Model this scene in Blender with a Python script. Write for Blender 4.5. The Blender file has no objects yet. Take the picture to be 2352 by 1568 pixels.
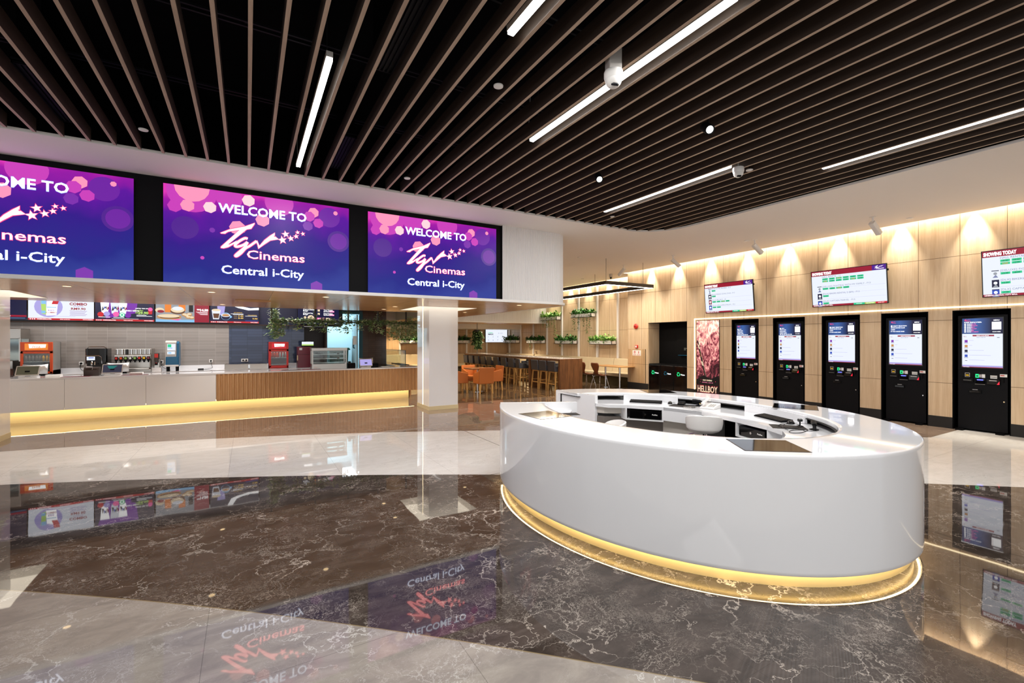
import bpy, math, random
from mathutils import Matrix, Vector
random.seed(7)
SC = bpy.context.scene
COL = SC.collection
PI = math.pi
R = math.radians

# ------------------------------------------------------------------ camera, world, exposure
HEAD = math.atan((1176 - 568.) / 1044)          # the room's long axis lies 30 degrees left of the view
cam_d = bpy.data.cameras.new('camera')
cam = bpy.data.objects.new('camera', cam_d); COL.objects.link(cam)
cam.location = (0, 0, 1.65); cam.rotation_euler = (R(90), 0, -HEAD)
cam_d.sensor_width = 36; cam_d.lens = 1044 / 2352 * 36; cam_d.shift_y = -4 / 2352
cam_d.clip_start = .05; cam_d.clip_end = 200
SC.camera = cam
w = bpy.data.worlds.new('world'); SC.world = w; w.use_nodes = True
w.node_tree.nodes['Background'].inputs[0].default_value = (.97, .985, 1, 1)
w.node_tree.nodes['Background'].inputs[1].default_value = 1.25
vs = SC.view_settings
vs.view_transform = 'Standard'; vs.look = 'None'; vs.exposure = 0.0; vs.gamma = 1; vs.use_curve_mapping = False
SC.cycles.max_bounces = 7; SC.cycles.diffuse_bounces = 4; SC.cycles.glossy_bounces = 4
SC.cycles.transmission_bounces = 6; SC.cycles.transparent_max_bounces = 12
SC.cycles.caustics_reflective = False; SC.cycles.caustics_refractive = False
SC.cycles.sample_clamp_indirect = 6

def lin(c):
    if isinstance(c, str): c = [int(c[i:i + 2], 16) / 255 for i in (0, 2, 4)]
    return tuple(x / 12.92 if x <= .04045 else ((x + .055) / 1.055) ** 2.4 for x in c) + (1.,)

def lamp(kind, name, loc, energy, color=(1, 1, 1), rot=(0, 0, 0), size=.1, size_y=None, spot=60, blend=.5, label=None):
    d = bpy.data.lights.new(name, kind); d.energy = energy; d.color = color
    if kind == 'AREA':
        d.shape = 'RECTANGLE' if size_y else 'SQUARE'; d.size = size
        if size_y: d.size_y = size_y
    elif kind == 'SPOT':
        d.spot_size = R(spot); d.spot_blend = blend; d.shadow_soft_size = size
    else: d.shadow_soft_size = size
    o = bpy.data.objects.new(name, d); COL.objects.link(o); o.location = loc; o.rotation_euler = rot
    return o

WARM = (1, .76, .46); WHITE = (1, .985, .965); GOLD = (1, .68, .22)
# wall washers above the timber wall (one per scallop of light)
for yy in (11.9, 10.42, 9.35, 8.24, 7.16, 6.1, 5.03, 3.93, 2.87, 1.8):
    lamp('SPOT', 'wall_washer_light', (11.19, yy, 4.10), 300, (1, .93, .80), (0, R(-2), 0), .02, spot=52, blend=.8)
for yy in (13.3, 14.5, 15.7, 16.9):
    lamp('SPOT', 'wall_washer_light', (11.97, yy, 4.10), 260, (1, .91, .76), (0, R(-2), 0), .02, spot=52, blend=.8)
# light strips in the ceiling cove
lamp('AREA', 'cove_light', (11.2, 4.0, 4.12), 150, (1, .91, .76), (0, 0, 0), .12, 15)
lamp('AREA', 'cove_light', (11.95, 14.6, 4.12), 70, (1, .91, .76), (0, 0, 0), .12, 6)
# light of the tube lamps in the slatted ceiling, and an unseen soft fill added for the open hall behind the photographer
for xx, y0, y1 in ((.585, 3.98, 6.66), (1.717, .3, 2.98), (2.848, 1.88, 4.45), (5.56, 3.76, 6.24), (6.69, .6, 3.19)):
    lamp('AREA', 'tube_lamp_light', (xx, (y0 + y1) / 2, 3.935), 75, WHITE, (0, 0, 0), .04, y1 - y0 - .1)
lamp('AREA', 'hall_fill_light', (0, -4.5, 4.2), 800, WHITE, (0, 0, 0), 14, 4)
# unseen fill lights added for the kitchen, its back room and the dining corner
lamp('AREA', 'kitchen_fill_light', (-1.6, 13.3, 2.95), 110, WHITE, (0, 0, 0), 5.5, .4)
lamp('AREA', 'kitchen_room_fill_light', (2.5, 15.6, 2.7), 60, (.90, .97, 1), (0, 0, 0), 1.4, 1.2)
for xx in (4.9, 5.9, 6.9):  # spots without fixtures, added to brighten the far back wall
    lamp('SPOT', 'dining_fill_light', (xx, 20.7, 2.15), 110, (1, .80, .52), (0, 0, 0), .03, spot=120, blend=.8)
for xx, yy, sx, sy in ((9.55, 9.65, 1.7, .06), (8.66, 12, .06, 4.6), (10.44, 12, .06, 4.6), (9.55, 14.45, 1.7, .06)):   # the pendant frame
    lamp('AREA', 'pendant_light', (xx, yy, 3.185), 62 if sy > 1 else 24, (1, .9, .74), (0, 0, 0), sx, sy)

# ------------------------------------------------------------------ materials
def pmat(name, c, rough=.5, metal=0., emis=None, es=0., coat=0., ior=1.5, alpha=1., trans=0., spec=.5):
    m = bpy.data.materials.new(name); m.use_nodes = True
    b = m.node_tree.nodes['Principled BSDF']
    b.inputs['Base Color'].default_value = lin(c); b.inputs['Roughness'].default_value = rough
    b.inputs['Metallic'].default_value = metal; b.inputs['IOR'].default_value = ior
    b.inputs['Coat Weight'].default_value = coat; b.inputs['Coat Roughness'].default_value = .03
    b.inputs['Transmission Weight'].default_value = trans; b.inputs['Specular IOR Level'].default_value = spec
    if emis is not None:
        b.inputs['Emission Color'].default_value = lin(emis); b.inputs['Emission Strength'].default_value = es
    return m

class NT:                                       # tiny node helper
    def __init__(s, m): s.t = m.node_tree; s.b = s.t.nodes['Principled BSDF']
    def n(s, typ, **kw):
        x = s.t.nodes.new(typ)
        for k, v in kw.items(): setattr(x, k, v)
        return x
    def l(s, a, b): s.t.links.new(a, b)
    def val(s, x, inp):
        if hasattr(x, 'default_value') or hasattr(x, 'is_linked'): s.l(x, inp)
        else: inp.default_value = x
    def math(s, op, a, b=0., c=0., clamp=False):
        x = s.n('ShaderNodeMath', operation=op, use_clamp=clamp)
        for i, v in enumerate((a, b, c)): s.val(v, x.inputs[i])
        return x.outputs[0]
    def mix(s, f, a, b):
        x = s.n('ShaderNodeMix', data_type='RGBA')
        s.val(f, x.inputs[0])
        for v, i in ((a, 6), (b, 7)):
            if isinstance(v, (str, tuple, list)): x.inputs[i].default_value = lin(v) if isinstance(v, str) else v
            else: s.l(v, x.inputs[i])
        return x.outputs[2]
    def obj(s):
        return s.n('ShaderNodeTexCoord').outputs['Object']
    def mapping(s, v, scale=(1, 1, 1), rot=(0, 0, 0), loc=(0, 0, 0)):
        x = s.n('ShaderNodeMapping'); s.l(v, x.inputs[0])
        x.inputs['Scale'].default_value = scale; x.inputs['Rotation'].default_value = rot; x.inputs['Location'].default_value = loc
        return x.outputs[0]
    def noise(s, v, scale, detail=3, rough=.55, dist=0.):
        x = s.n('ShaderNodeTexNoise'); s.l(v, x.inputs['Vector'])
        x.inputs['Scale'].default_value = scale; x.inputs['Detail'].default_value = detail
        x.inputs['Roughness'].default_value = rough; x.inputs['Distortion'].default_value = dist
        return x
    def sep(s, v):
        x = s.n('ShaderNodeSeparateXYZ'); s.l(v, x.inputs[0]); return x.outputs
    def ramp(s, f, stops):
        x = s.n('ShaderNodeValToRGB'); s.l(f, x.inputs[0]); e = x.color_ramp.elements
        while len(e) < len(stops): e.new(.5)
        for i, (p, c) in enumerate(stops): e[i].position = p; e[i].color = lin(c)
        return x.outputs[0]
    def step(s, x, lo, hi):                     # smooth 0..1 between lo and hi
        m = s.n('ShaderNodeMapRange', interpolation_type='SMOOTHSTEP'); s.val(x, m.inputs[0])
        m.inputs[1].default_value = lo; m.inputs[2].default_value = hi
        return m.outputs[0]
    def line(s, x, period, offset, width):      # 1 on thin lines every period
        a = s.math('SUBTRACT', x, offset - period / 2); a = s.math('WRAP', a, period, 0.)
        a = s.math('ABSOLUTE', s.math('SUBTRACT', a, period / 2))
        return s.math('LESS_THAN', a, width / 2)

def wood_mat(name, c1, c2, grain='z', rough=.45, scale=1., lines=None, linecol='6b5233', coat=0.):
    m = pmat(name, c1, rough, coat=coat); t = NT(m); v = t.obj()
    sc = {'x': (.5, 9, 9), 'y': (9, .5, 9), 'z': (9, 9, .5)}[grain]
    mp = t.mapping(v, tuple(k * scale for k in sc))
    n1 = t.noise(mp, 1.6, 4, .6, .4).outputs[0]; n2 = t.noise(mp, 7, 3, .6).outputs[0]
    f = t.math('ADD', t.math('MULTIPLY', n1, .65), t.math('MULTIPLY', n2, .35))
    col = t.mix(t.step(f, .33, .68), c1, c2)
    if lines:
        xyz = t.sep(v); tot = None
        for ax, per, off, wd in lines:
            k = t.line(xyz['XYZ'.index(ax)], per, off, wd)
            tot = k if tot is None else t.math('MAXIMUM', tot, k)
        col = t.mix(tot, col, linecol)
    t.l(col, t.b.inputs['Base Color'])
    return m

def tile_mat(name, c1, c2, mortar, tw, th, rough, ax='x', vary=.5):
    m = pmat(name, c1, rough); t = NT(m); v = t.obj()
    if ax == 'x': mp = t.mapping(v, (1, 1, 1), (R(90), 0, 0))
    else: mp = t.mapping(v, (1, 1, 1), (R(90), 0, R(90)))
    b = t.n('ShaderNodeTexBrick'); t.l(mp, b.inputs['Vector'])
    b.offset = 0.; b.inputs['Color1'].default_value = lin(c1); b.inputs['Color2'].default_value = lin(c2)
    b.inputs['Mortar'].default_value = lin(mortar); b.inputs['Scale'].default_value = 1
    b.inputs['Brick Width'].default_value = tw; b.inputs['Row Height'].default_value = th
    b.inputs['Mortar Size'].default_value = .003; b.inputs['Bias'].default_value = 0
    t.l(b.outputs[0], t.b.inputs['Base Color'])
    bp = t.n('ShaderNodeBump'); bp.inputs['Strength'].default_value = .25; bp.inputs['Distance'].default_value = .01
    t.l(t.noise(v, 6, 1).outputs[0], bp.inputs['Height']); t.l(bp.outputs[0], t.b.inputs['Normal'])
    return m

def emat(name, c, s=1.):
    m = pmat(name, '000000', .4, emis=c, es=s); return m

M = {}
def P(key, *a, **k): M[key] = pmat(key, *a, **k); return M[key]
P('white_plaster', 'eae4df', .8); P('black_void', '040405', .9, spec=.05); P('white_solid', 'e8e8ea', .035, coat=.3)
P('white_satin', 'e9e6e3', .35); P('white_paint', 'e4e1dd', .5); P('black_matt', '0b0b0d', .6, spec=.12); P('black_gloss', '060608', .06)
P('kiosk_black', '0e0e11', .5, spec=.12); P('kiosk_frame', '050507', .6, spec=.08); P('charcoal', '2b2928', .6, spec=.2); P('chrome', 'c8c8c8', .12, 1.)
P('steel', 'b4b0aa', .28, 1.); P('gold', 'ecd298', .35, .3); P('brass_paint', 'dccba0', .45); P('marble_white', 'f0eeec', .07)
P('taupe', '6a625c', .6); P('beige_panel', 'cdc6bd', .5); P('leather_black', '44444a', .36); P('leather_tan', 'b8692e', .5)
P('leather_cream', 'd8c6a4', .5); P('oak', 'b98a52', .5); P('walnut_ply', '6d3a20', .35); P('bronze', '2f2620', .5)
P('red_plastic', 'c8281e', .4); P('orange_plastic', 'e0521a', .35); P('maroon', '6a1026', .3); P('teal', '0d4652', .5)
P('green_plastic', '0e5a48', .5); P('pale_blue', 'b4d4de', .5); P('grey_plastic', '8a8782', .45); P('blue_plastic', '0a5a80', .3)
P('light_grey', 'b9b4ae', .4); P('dark_glass', '101216', .04); P('navy_panel', '1b1e3a', .4); P('paper', 'efeeea', .7)
P('dark_brown', '35261f', .4); P('olive', '4a3c1c', .6); P('screen_off', '5c6052', .2); P('silver', 'c9c8c6', .35, .6)
P('leaf', '3c7a22', .55); P('leaf_dark', '23451f', .55); P('leaf_pale', '8fb65a', .55); P('leaf_ivy', '86a66c', .5); P('leaf_ivy_pale', 'd0dab0', .5)
P('stem', '4a4a2c', .7); P('cable', '18181a', .5); P('rib_white', 'd9d6d4', .55)
P('glass', 'f4fbf8', .0, trans=1., ior=1.45)
P('yellow', 'e8c020', .5); P('green_led', '10c070', .4, emis='18d080', es=1.2); P('red_led', 'd01028', .4, emis='f02040', es=.8); P('blue_led', '5060f0', .4, emis='7078ff', es=1.2)
M['lamp_white'] = emat('lamp_white', 'fffdf6', 8.); M['lamp_soft'] = emat('lamp_soft', 'fff0dc', 9.); M['led_warm'] = emat('led_warm', 'ffe7a8', 9.)
M['led_line'] = emat('led_line', 'ffe9bd', 5.); M['downlight_warm'] = emat('downlight_warm', 'ffd9a0', 5.)
M['desk_led'] = emat('desk_led', 'ffe6b0', 24.); M['counter_led'] = emat('counter_led', 'ffe6a8', 10.); M['recess_light'] = emat('recess_light', 'fff0d8', 3.)
for k, c, s in (('s_led_white', 'e4ecff', 3.4), ('s_white', 'ffffff', 1.6), ('s_white1', 'eef4ff', 1.), ('s_black', '06060c', 1.), ('s_red', 'd0202c', 1.), ('s_crimson', '9c1030', 1.), ('s_pink', 'ff5fae', 1.1),
                ('s_magenta', 'd63fc4', .9), ('s_rose', 'ff8cb0', 1.2), ('s_blush', 'ffc0c8', 1.3), ('s_violet', '8a2cc0', .8), ('s_plum', '5a18a4', .75), ('s_haze', '7a1cb4', .8), ('s_logo', 'ff8f96', 4.),
                ('s_logo_edge', 'ff3a78', 1.3), ('s_glow', '8fa8ff', 1.1), ('s_green', '20d090', 1.), ('s_lime', 'b8e070', 1.), ('s_navy', '10143c', 1.), ('s_ink', '8088b0', 1.), ('s_teal', '18807c', .8),
                ('s_orange', 'f0862c', 1.), ('s_gold', 'f4c860', 1.1), ('s_brown', '6a4228', 1.), ('s_cream', 'f2dcb8', 1.), ('s_tan', 'c98f50', 1.), ('s_sky', '8cc8f4', 1.), ('s_grey', '9aa0a8', 1.), ('s_blue', '2c50c0', 1.), ('s_darkgreen', '0a5a40', 1.), ('s_lavender', 'b0a8e8', 1.), ('s_dim', '30344c', .8)):
    M[k] = emat(k, c, s)
M['wall_wood_y'] = wood_mat('wall_wood_y', 'd8c0a0', 'c6a986', 'z', .42, 1., [('Y', .6, 2.47, .008), ('Z', 1.175, .84, .008)])
M['wall_wood_x'] = wood_mat('wall_wood_x', 'cdae88', 'b9966c', 'z', .45, 1., [('X', .6, .3, .008), ('Z', 1.175, .84, .008)])
M['soffit_wood'] = wood_mat('soffit_wood', 'dcae7c', 'cb9865', 'x', .2, .7, [('X', 1.2, .35, .006), ('Y', 1.2, 8.6, .006)], '8a6238')
M['slat_wood'] = wood_mat('slat_wood', 'b39b86', '9c8470', 'y', .6, 2.)
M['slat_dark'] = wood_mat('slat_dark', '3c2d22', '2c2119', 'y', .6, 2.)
M['flute_wood'] = wood_mat('flute_wood', 'c69a6c', 'b38555', 'z', .45, 3.)
M['rustic_wood'] = wood_mat('rustic_wood', '8a5c36', '57371f', 'z', .4, 1.6)
M['table_wood'] = wood_mat('table_wood', 'b98d58', 'a67741', 'y', .4, 2.)
M['oak_grain'] = wood_mat('oak_grain', 'd9aa68', 'c59652', 'z', .5, 3.)
M['tile_grey'] = tile_mat('tile_grey', '8f8882', '857d78', 'a09a94', .36, .075, .1)
M['tile_blue'] = tile_mat('tile_blue', '37415a', '2c354b', '1c2334', .36, .075, .07)
M['tile_brown'] = tile_mat('tile_brown', '4a372d', '3f2e26', '2a1f1a', .2, .06, .2)

def floor_material():
    m = pmat('polished_stone', '808080', .022); t = NT(m); v = t.obj(); xyz = t.sep(v); X, Y = xyz[0], xyz[1]
    def quad(c): return t.math('MULTIPLY_ADD', t.math('MULTIPLY_ADD', X, c[0], c[1]), X, c[2])
    U = t.math('MAXIMUM', quad((-.0283, -.3031, 8.9116)), 3.08); L = quad((-.0205, -.4882, 6.3351)); G = quad((-.0459, -.8443, 3.194))
    # veins: distance to the edges of warped cells
    nz = t.noise(v, 1.7, 5, .6)
    warp = t.n('ShaderNodeVectorMath', operation='MULTIPLY_ADD'); t.l(nz.outputs['Color'], warp.inputs[0]); warp.inputs[1].default_value = (.9, .9, .9); t.l(v, warp.inputs[2])
    def vein(src, scale, wd, rot=0., st=(1, 1, 1)):
        vo = t.n('ShaderNodeTexVoronoi', feature='DISTANCE_TO_EDGE'); t.l(t.mapping(src, st, (0, 0, rot)), vo.inputs['Vector']); vo.inputs['Scale'].default_value = scale
        return t.math('SUBTRACT', 1., t.step(vo.outputs[0], 0., wd))
    fade = t.step(t.noise(v, 1.1, 2).outputs[0], .38, .66)
    w2 = t.n('ShaderNodeVectorMath', operation='MULTIPLY_ADD'); t.l(t.noise(v, 5.5, 6, .68).outputs['Color'], w2.inputs[0]); w2.inputs[1].default_value = (.34, .34, .34); t.l(warp.outputs[0], w2.inputs[2])
    w2 = w2.outputs[0]
    v1 = t.math('MULTIPLY', vein(w2, .9, .012), t.step(t.noise(v, .8, 2).outputs[0], .42, .7))
    v2 = t.math('MULTIPLY', vein(w2, 3.2, .028, .6, (1, 1.7, 1)), t.step(t.noise(v, 2.1, 3).outputs[0], .42, .68))
    v3 = t.math('MULTIPLY', vein(w2, 9, .045, .9, (1, 2.4, 1)), t.step(t.noise(v, 1.9, 3).outputs[0], .44, .72))
    v4 = t.math('MULTIPLY', vein(w2, 20, .06, .7, (1, 3., 1)), t.step(t.noise(v, 2.7, 3).outputs[0], .5, .75))
    ve = t.math('MAXIMUM', t.math('MAXIMUM', t.math('MULTIPLY', v1, .95), t.math('MULTIPLY', v2, .75)), t.math('MAXIMUM', t.math('MULTIPLY', v3, .62), t.math('MULTIPLY', v4, .45)))
    cl = t.step(t.noise(t.mapping(v, (1, 2.2, 1), (0, 0, .6)), 3.2, 6, .65, .8).outputs[0], .3, .72)
    brown = t.mix(ve, t.mix(cl, '362e29', '4e443e'), 'c4b8ac')
    grey = t.mix(ve, t.mix(cl, '89817b', 'a0988f'), 'dedad6')
    far = t.mix(ve, t.mix(cl, '7d6a5c', '917d6d'), 'b9aa9c')
    wv = t.math('MULTIPLY', vein(warp.outputs[0], 5.5, .03, .8, (1, 2.4, 1)), fade)
    white = t.mix(t.math('MULTIPLY', wv, .5), t.mix(cl, 'd9d4ce', 'e3dfda'), '9a9590')
    dining = t.mix(ve, t.mix(cl, '51402f', '66523f'), 'a0907c')
    c = t.mix(t.math('GREATER_THAN', Y, G), grey, brown)
    c = t.mix(t.math('GREATER_THAN', Y, L), c, white)
    c = t.mix(t.math('GREATER_THAN', Y, U), c, far)
    c = t.mix(t.math('MULTIPLY', t.math('GREATER_THAN', Y, 10.9), t.math('GREATER_THAN', X, 4.4)), c, dining)
    # inlay lines of brass along the brown/grey edge and dark expansion joints
    j = t.math('MAXIMUM', t.line(X, 40., 3.4, .012), t.line(Y, 40., 4.94, .012))
    c = t.mix(t.math('MULTIPLY', j, .85), c, '14110f')
    tj = t.math('MAXIMUM', t.line(X, 1.2, 3.4, .004), t.line(Y, 1.2, 4.94, .004))
    c = t.mix(t.math('MULTIPLY', tj, .35), c, '2a2420')
    gl = t.math('LESS_THAN', t.math('ABSOLUTE', t.math('SUBTRACT', Y, G)), .006)
    c = t.mix(t.math('MULTIPLY', gl, .7), c, '8d7a56')
    t.l(c, t.b.inputs['Base Color'])
    b = t.n('ShaderNodeBump'); b.inputs['Strength'].default_value = .03; b.inputs['Distance'].default_value = .02
    t.l(t.noise(v, 2.2, 1).outputs[0], b.inputs['Height']); t.l(b.outputs[0], t.b.inputs['Normal'])
    return m
M['floor'] = floor_material()

def screen_bg():                                # purple and blue picture of the big screens, local x 0..2.47, z 0..1.39
    m = pmat('screen_bg', '000000', .35); t = NT(m); v = t.obj(); xyz = t.sep(v)
    n = t.noise(v, 1.6, 3).outputs[0]
    f = t.math('ADD', t.math('DIVIDE', xyz[2], 1.39), t.math('MULTIPLY', t.math('SUBTRACT', n, .5), .5))
    f = t.math('ADD', f, t.math('MULTIPLY', t.math('SUBTRACT', .5, t.math('DIVIDE', xyz[0], 2.47)), .18))
    c = t.ramp(f, [(0., '3442a0'), (.22, '262a90'), (.5, '381c92'), (.75, '6418a8'), (.92, 'ac1cb0'), (1., 'ee3cc0')])
    t.l(c, t.b.inputs['Emission Color']); t.b.inputs['Emission Strength'].default_value = .9; t.b.inputs['Specular IOR Level'].default_value = .15
    return m
M['screen_bg'] = screen_bg()
def grad_mat(name, stops, ax=2, lo=0., hi=1., st=1.):
    m = pmat(name, '000000', .3); t = NT(m); xyz = t.sep(t.obj())
    f = t.math('DIVIDE', t.math('SUBTRACT', xyz[ax], lo), hi - lo)
    t.l(t.ramp(f, stops), t.b.inputs['Emission Color']); t.b.inputs['Emission Strength'].default_value = st
    return m
M['kiosk_banner'] = grad_mat('kiosk_banner', [(0., '20407c'), (.5, '3a62a8'), (1., '16244c')], 0, -.26, .12)
def poster_mat():
    m = pmat('poster_art', '000000', .3); t = NT(m); v = t.obj()
    n = t.noise(t.mapping(v, (1.6, 1, 1), (0, .5, 0)), 3.6, 8, .66, 1.6).outputs[0]; z = t.sep(v)[2]
    f = t.math('ADD', t.math('MULTIPLY', n, .9), t.math('MULTIPLY', t.math('SUBTRACT', t.math('DIVIDE', z, 2.2), .55), .25))
    t.l(t.ramp(f, [(0., '120a10'), (.34, '34161e'), (.42, '8a3a44'), (.48, 'd88484'), (.55, 'f4c0a8'), (.63, 'fff2e0'), (.8, 'fffaf0')]), t.b.inputs['Emission Color'])
    t.b.inputs['Emission Strength'].default_value = 1.3
    return m
M['poster_art'] = poster_mat()
# ------------------------------------------------------------------ mesh helpers
_TXT = {}
def text_geo(s, bold):
    k = (s, bold)
    if k not in _TXT:
        c = bpy.data.curves.new('lettering', 'FONT'); c.body = s; c.size = 1; c.offset = bold; c.resolution_u = 2
        o = bpy.data.objects.new('lettering', c); me = o.to_mesh()
        _TXT[k] = ([tuple(v.co) for v in me.vertices], [tuple(p.vertices) for p in me.polygons])
        o.to_mesh_clear(); bpy.data.objects.remove(o); bpy.data.curves.remove(c)
    return _TXT[k]

class MB:
    def __init__(s): s.v = []; s.f = []; s.m = []; s.T = Matrix.Identity(4)
    def add(s, vs, fs, mat=0):
        n = len(s.v); T = s.T
        s.v += [tuple(T @ Vector(p)) for p in vs]
        s.f += [tuple(i + n for i in f) for f in fs]; s.m += [mat] * len(fs); return s
    def box(s, x0, y0, z0, x1, y1, z1, mat=0):
        x0, x1 = min(x0, x1), max(x0, x1); y0, y1 = min(y0, y1), max(y0, y1); z0, z1 = min(z0, z1), max(z0, z1)
        return s.add([(x0, y0, z0), (x1, y0, z0), (x1, y1, z0), (x0, y1, z0), (x0, y0, z1), (x1, y0, z1), (x1, y1, z1), (x0, y1, z1)],
                     [(0, 3, 2, 1), (4, 5, 6, 7), (0, 1, 5, 4), (1, 2, 6, 5), (2, 3, 7, 6), (3, 0, 4, 7)], mat)
    def bar(s, p0, p1, wx, wy, mat=0, wx1=None, wy1=None):   # square bar, tapering, between two points (roughly vertical)
        wx1 = wx if wx1 is None else wx1; wy1 = wy if wy1 is None else wy1
        a, b = Vector(p0), Vector(p1); q = []
        for p, x, y in ((a, wx, wy), (b, wx1, wy1)):
            q += [(p.x - x / 2, p.y - y / 2, p.z), (p.x + x / 2, p.y - y / 2, p.z), (p.x + x / 2, p.y + y / 2, p.z), (p.x - x / 2, p.y + y / 2, p.z)]
        return s.add(q, [(0, 3, 2, 1), (4, 5, 6, 7), (0, 1, 5, 4), (1, 2, 6, 5), (2, 3, 7, 6), (3, 0, 4, 7)], mat)
    def rbox(s, x0, y0, z0, x1, y1, z1, r, mat=0, n=4, axis='z'):   # box with rounded upright edges
        def rr(a0, b0, a1, b1):
            pts = []
            for cx, cy, st in ((a1 - r, b1 - r, 0), (a0 + r, b1 - r, 90), (a0 + r, b0 + r, 180), (a1 - r, b0 + r, 270)):
                for k in range(n + 1):
                    t = R(st + 90 * k / n); pts.append((cx + r * math.cos(t), cy + r * math.sin(t)))
            return pts
        if axis == 'z': return s.prism(rr(x0, y0, x1, y1), z0, z1, mat)
        if axis == 'y': return s.prism3([(a, y0, b) for a, b in rr(x0, z0, x1, z1)], (0, y1 - y0, 0), mat)
        return s.prism3([(x0, a, b) for a, b in rr(y0, z0, y1, z1)], (x1 - x0, 0, 0), mat)
    def prism(s, poly, z0, z1, mat=0):
        return s.prism3([(x, y, z0) for x, y in poly], (0, 0, z1 - z0), mat)
    def prism3(s, pts, d, mat=0):
        n = len(pts); d = Vector(d)
        return s.add(list(pts) + [tuple(Vector(p) + d) for p in pts],
                     [tuple(range(n))[::-1], tuple(range(n, 2 * n))] + [(i, (i + 1) % n, n + (i + 1) % n, n + i) for i in range(n)], mat)
    def poly(s, pts, mat=0): return s.add(pts, [tuple(range(len(pts)))], mat)
    def quad(s, x0, z0, x1, z1, y, mat=0): return s.poly([(x0, y, z0), (x1, y, z0), (x1, y, z1), (x0, y, z1)], mat)   # faces -y
    def tube(s, pts, r, n=8, mat=0, r1=None):
        P_ = [Vector(p) for p in pts]; rings = []; up = None
        for i, p in enumerate(P_):
            d = (P_[min(i + 1, len(P_) - 1)] - P_[max(i - 1, 0)]).normalized()
            if up is None:
                a = Vector((0, 0, 1)) if abs(d.z) < .9 else Vector((1, 0, 0)); up = d.cross(a).normalized()
            else: up = (up - d * up.dot(d)).normalized()
            q = d.cross(up); rr = r if r1 is None else r + (r1 - r) * i / (len(P_) - 1)
            rings.append([tuple(p + (up * math.cos(2 * PI * k / n) + q * math.sin(2 * PI * k / n)) * rr) for k in range(n)])
        vs = [v for g in rings for v in g]; m = len(rings)
        fs = [(i * n + k, i * n + (k + 1) % n, (i + 1) * n + (k + 1) % n, (i + 1) * n + k) for i in range(m - 1) for k in range(n)]
        fs += [tuple(range(n))[::-1], tuple(range((m - 1) * n, m * n))]
        return s.add(vs, fs, mat)
    def cyl(s, x, y, z0, z1, r, mat=0, n=16, r1=None): return s.tube([(x, y, z0), (x, y, z1)], r, n, mat, r1)
    def lathe(s, prof, x=0, y=0, n=20, mat=0):
        vs = []; m = len(prof)
        for r, z in prof: vs += [(x + r * math.cos(2 * PI * k / n), y + r * math.sin(2 * PI * k / n), z) for k in range(n)]
        fs = [(i * n + k, i * n + (k + 1) % n, (i + 1) * n + (k + 1) % n, (i + 1) * n + k) for i in range(m - 1) for k in range(n)]
        fs += [tuple(range(n))[::-1], tuple(range((m - 1) * n, m * n))]
        return s.add(vs, fs, mat)
    def disc(s, x, z, y, r, mat=0, n=16, rot=0.): # faces -y
        return s.poly([(x + r * math.cos(2 * PI * k / n + rot), y, z + r * math.sin(2 * PI * k / n + rot)) for k in range(n)], mat)
    def star(s, x, z, y, r, mat=0, rot=.2):
        pts = []
        for k in range(10):
            a = rot + PI / 2 + k * PI / 5; q = r if k % 2 == 0 else r * .42
            pts.append((x + q * math.cos(a), y, z + q * math.sin(a)))
        n = len(s.v); c = (x, y, z)
        return s.add([c] + pts, [(0, 1 + k, 1 + (k + 1) % 10) for k in range(10)], mat)
    def text(s, body, x, z, y, h=None, w=None, mat=0, bold=.02, align='l', shear=0.):
        """flat lettering facing -y; h = capital height, w = width (both: stretched)"""
        vs, fs = text_geo(body, bold)
        if not vs: return s
        xs = [v[0] for v in vs]; x0, x1 = min(xs), max(xs)
        sy = (h / .73) if h else None; sx = (w / (x1 - x0)) if w else None
        if sx is None: sx = sy
        if sy is None: sy = sx
        W = (x1 - x0) * sx; ox = {'l': 0, 'c': -W / 2, 'r': -W}[align]
        return s.add([(x + ox + (v[0] - x0) * sx + shear * v[1] * sy, y, z + v[1] * sy) for v in vs], fs, mat)
    def band(s, path, wid, y, mat=0):           # flat brush stroke in the xz plane, wid = list of half widths
        n = len(path); up = []; dn = []
        for i, (x, z) in enumerate(path):
            a = Vector(path[max(i - 1, 0)]); b = Vector(path[min(i + 1, n - 1)]); d = (b - a).normalized(); q = Vector((-d.y, d.x))
            h = wid[i] if isinstance(wid, (list, tuple)) else wid
            up.append((x + q.x * h, y, z + q.y * h)); dn.append((x - q.x * h, y, z - q.y * h))
        return s.add(up + dn, [(i, i + 1, n + i + 1, n + i) for i in range(n - 1)], mat)
    def build(s, name, mats, parent=None, smooth=None, bevel=0., fix=True):
        me = bpy.data.meshes.new(name); me.from_pydata(s.v, [], s.f)
        if isinstance(mats, (str, bpy.types.Material)): mats = [mats]
        for x in mats: me.materials.append(M[x] if isinstance(x, str) else x)
        me.polygons.foreach_set('material_index', s.m)
        if fix and bevel:
            import bmesh
            bm = bmesh.new(); bm.from_mesh(me); bmesh.ops.recalc_face_normals(bm, faces=bm.faces); bm.to_mesh(me); bm.free()
        if smooth:
            me.polygons.foreach_set('use_smooth', [True] * len(s.f)); me.set_sharp_from_angle(angle=R(smooth))
        me.update()
        o = bpy.data.objects.new(name, me); COL.objects.link(o)
        if parent is not None: o.parent = parent
        if bevel:
            b = o.modifiers.new('bevel', 'BEVEL'); b.width = bevel; b.segments = 2; b.limit_method = 'ANGLE'; b.angle_limit = R(40); b.harden_normals = False
        return o

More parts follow.
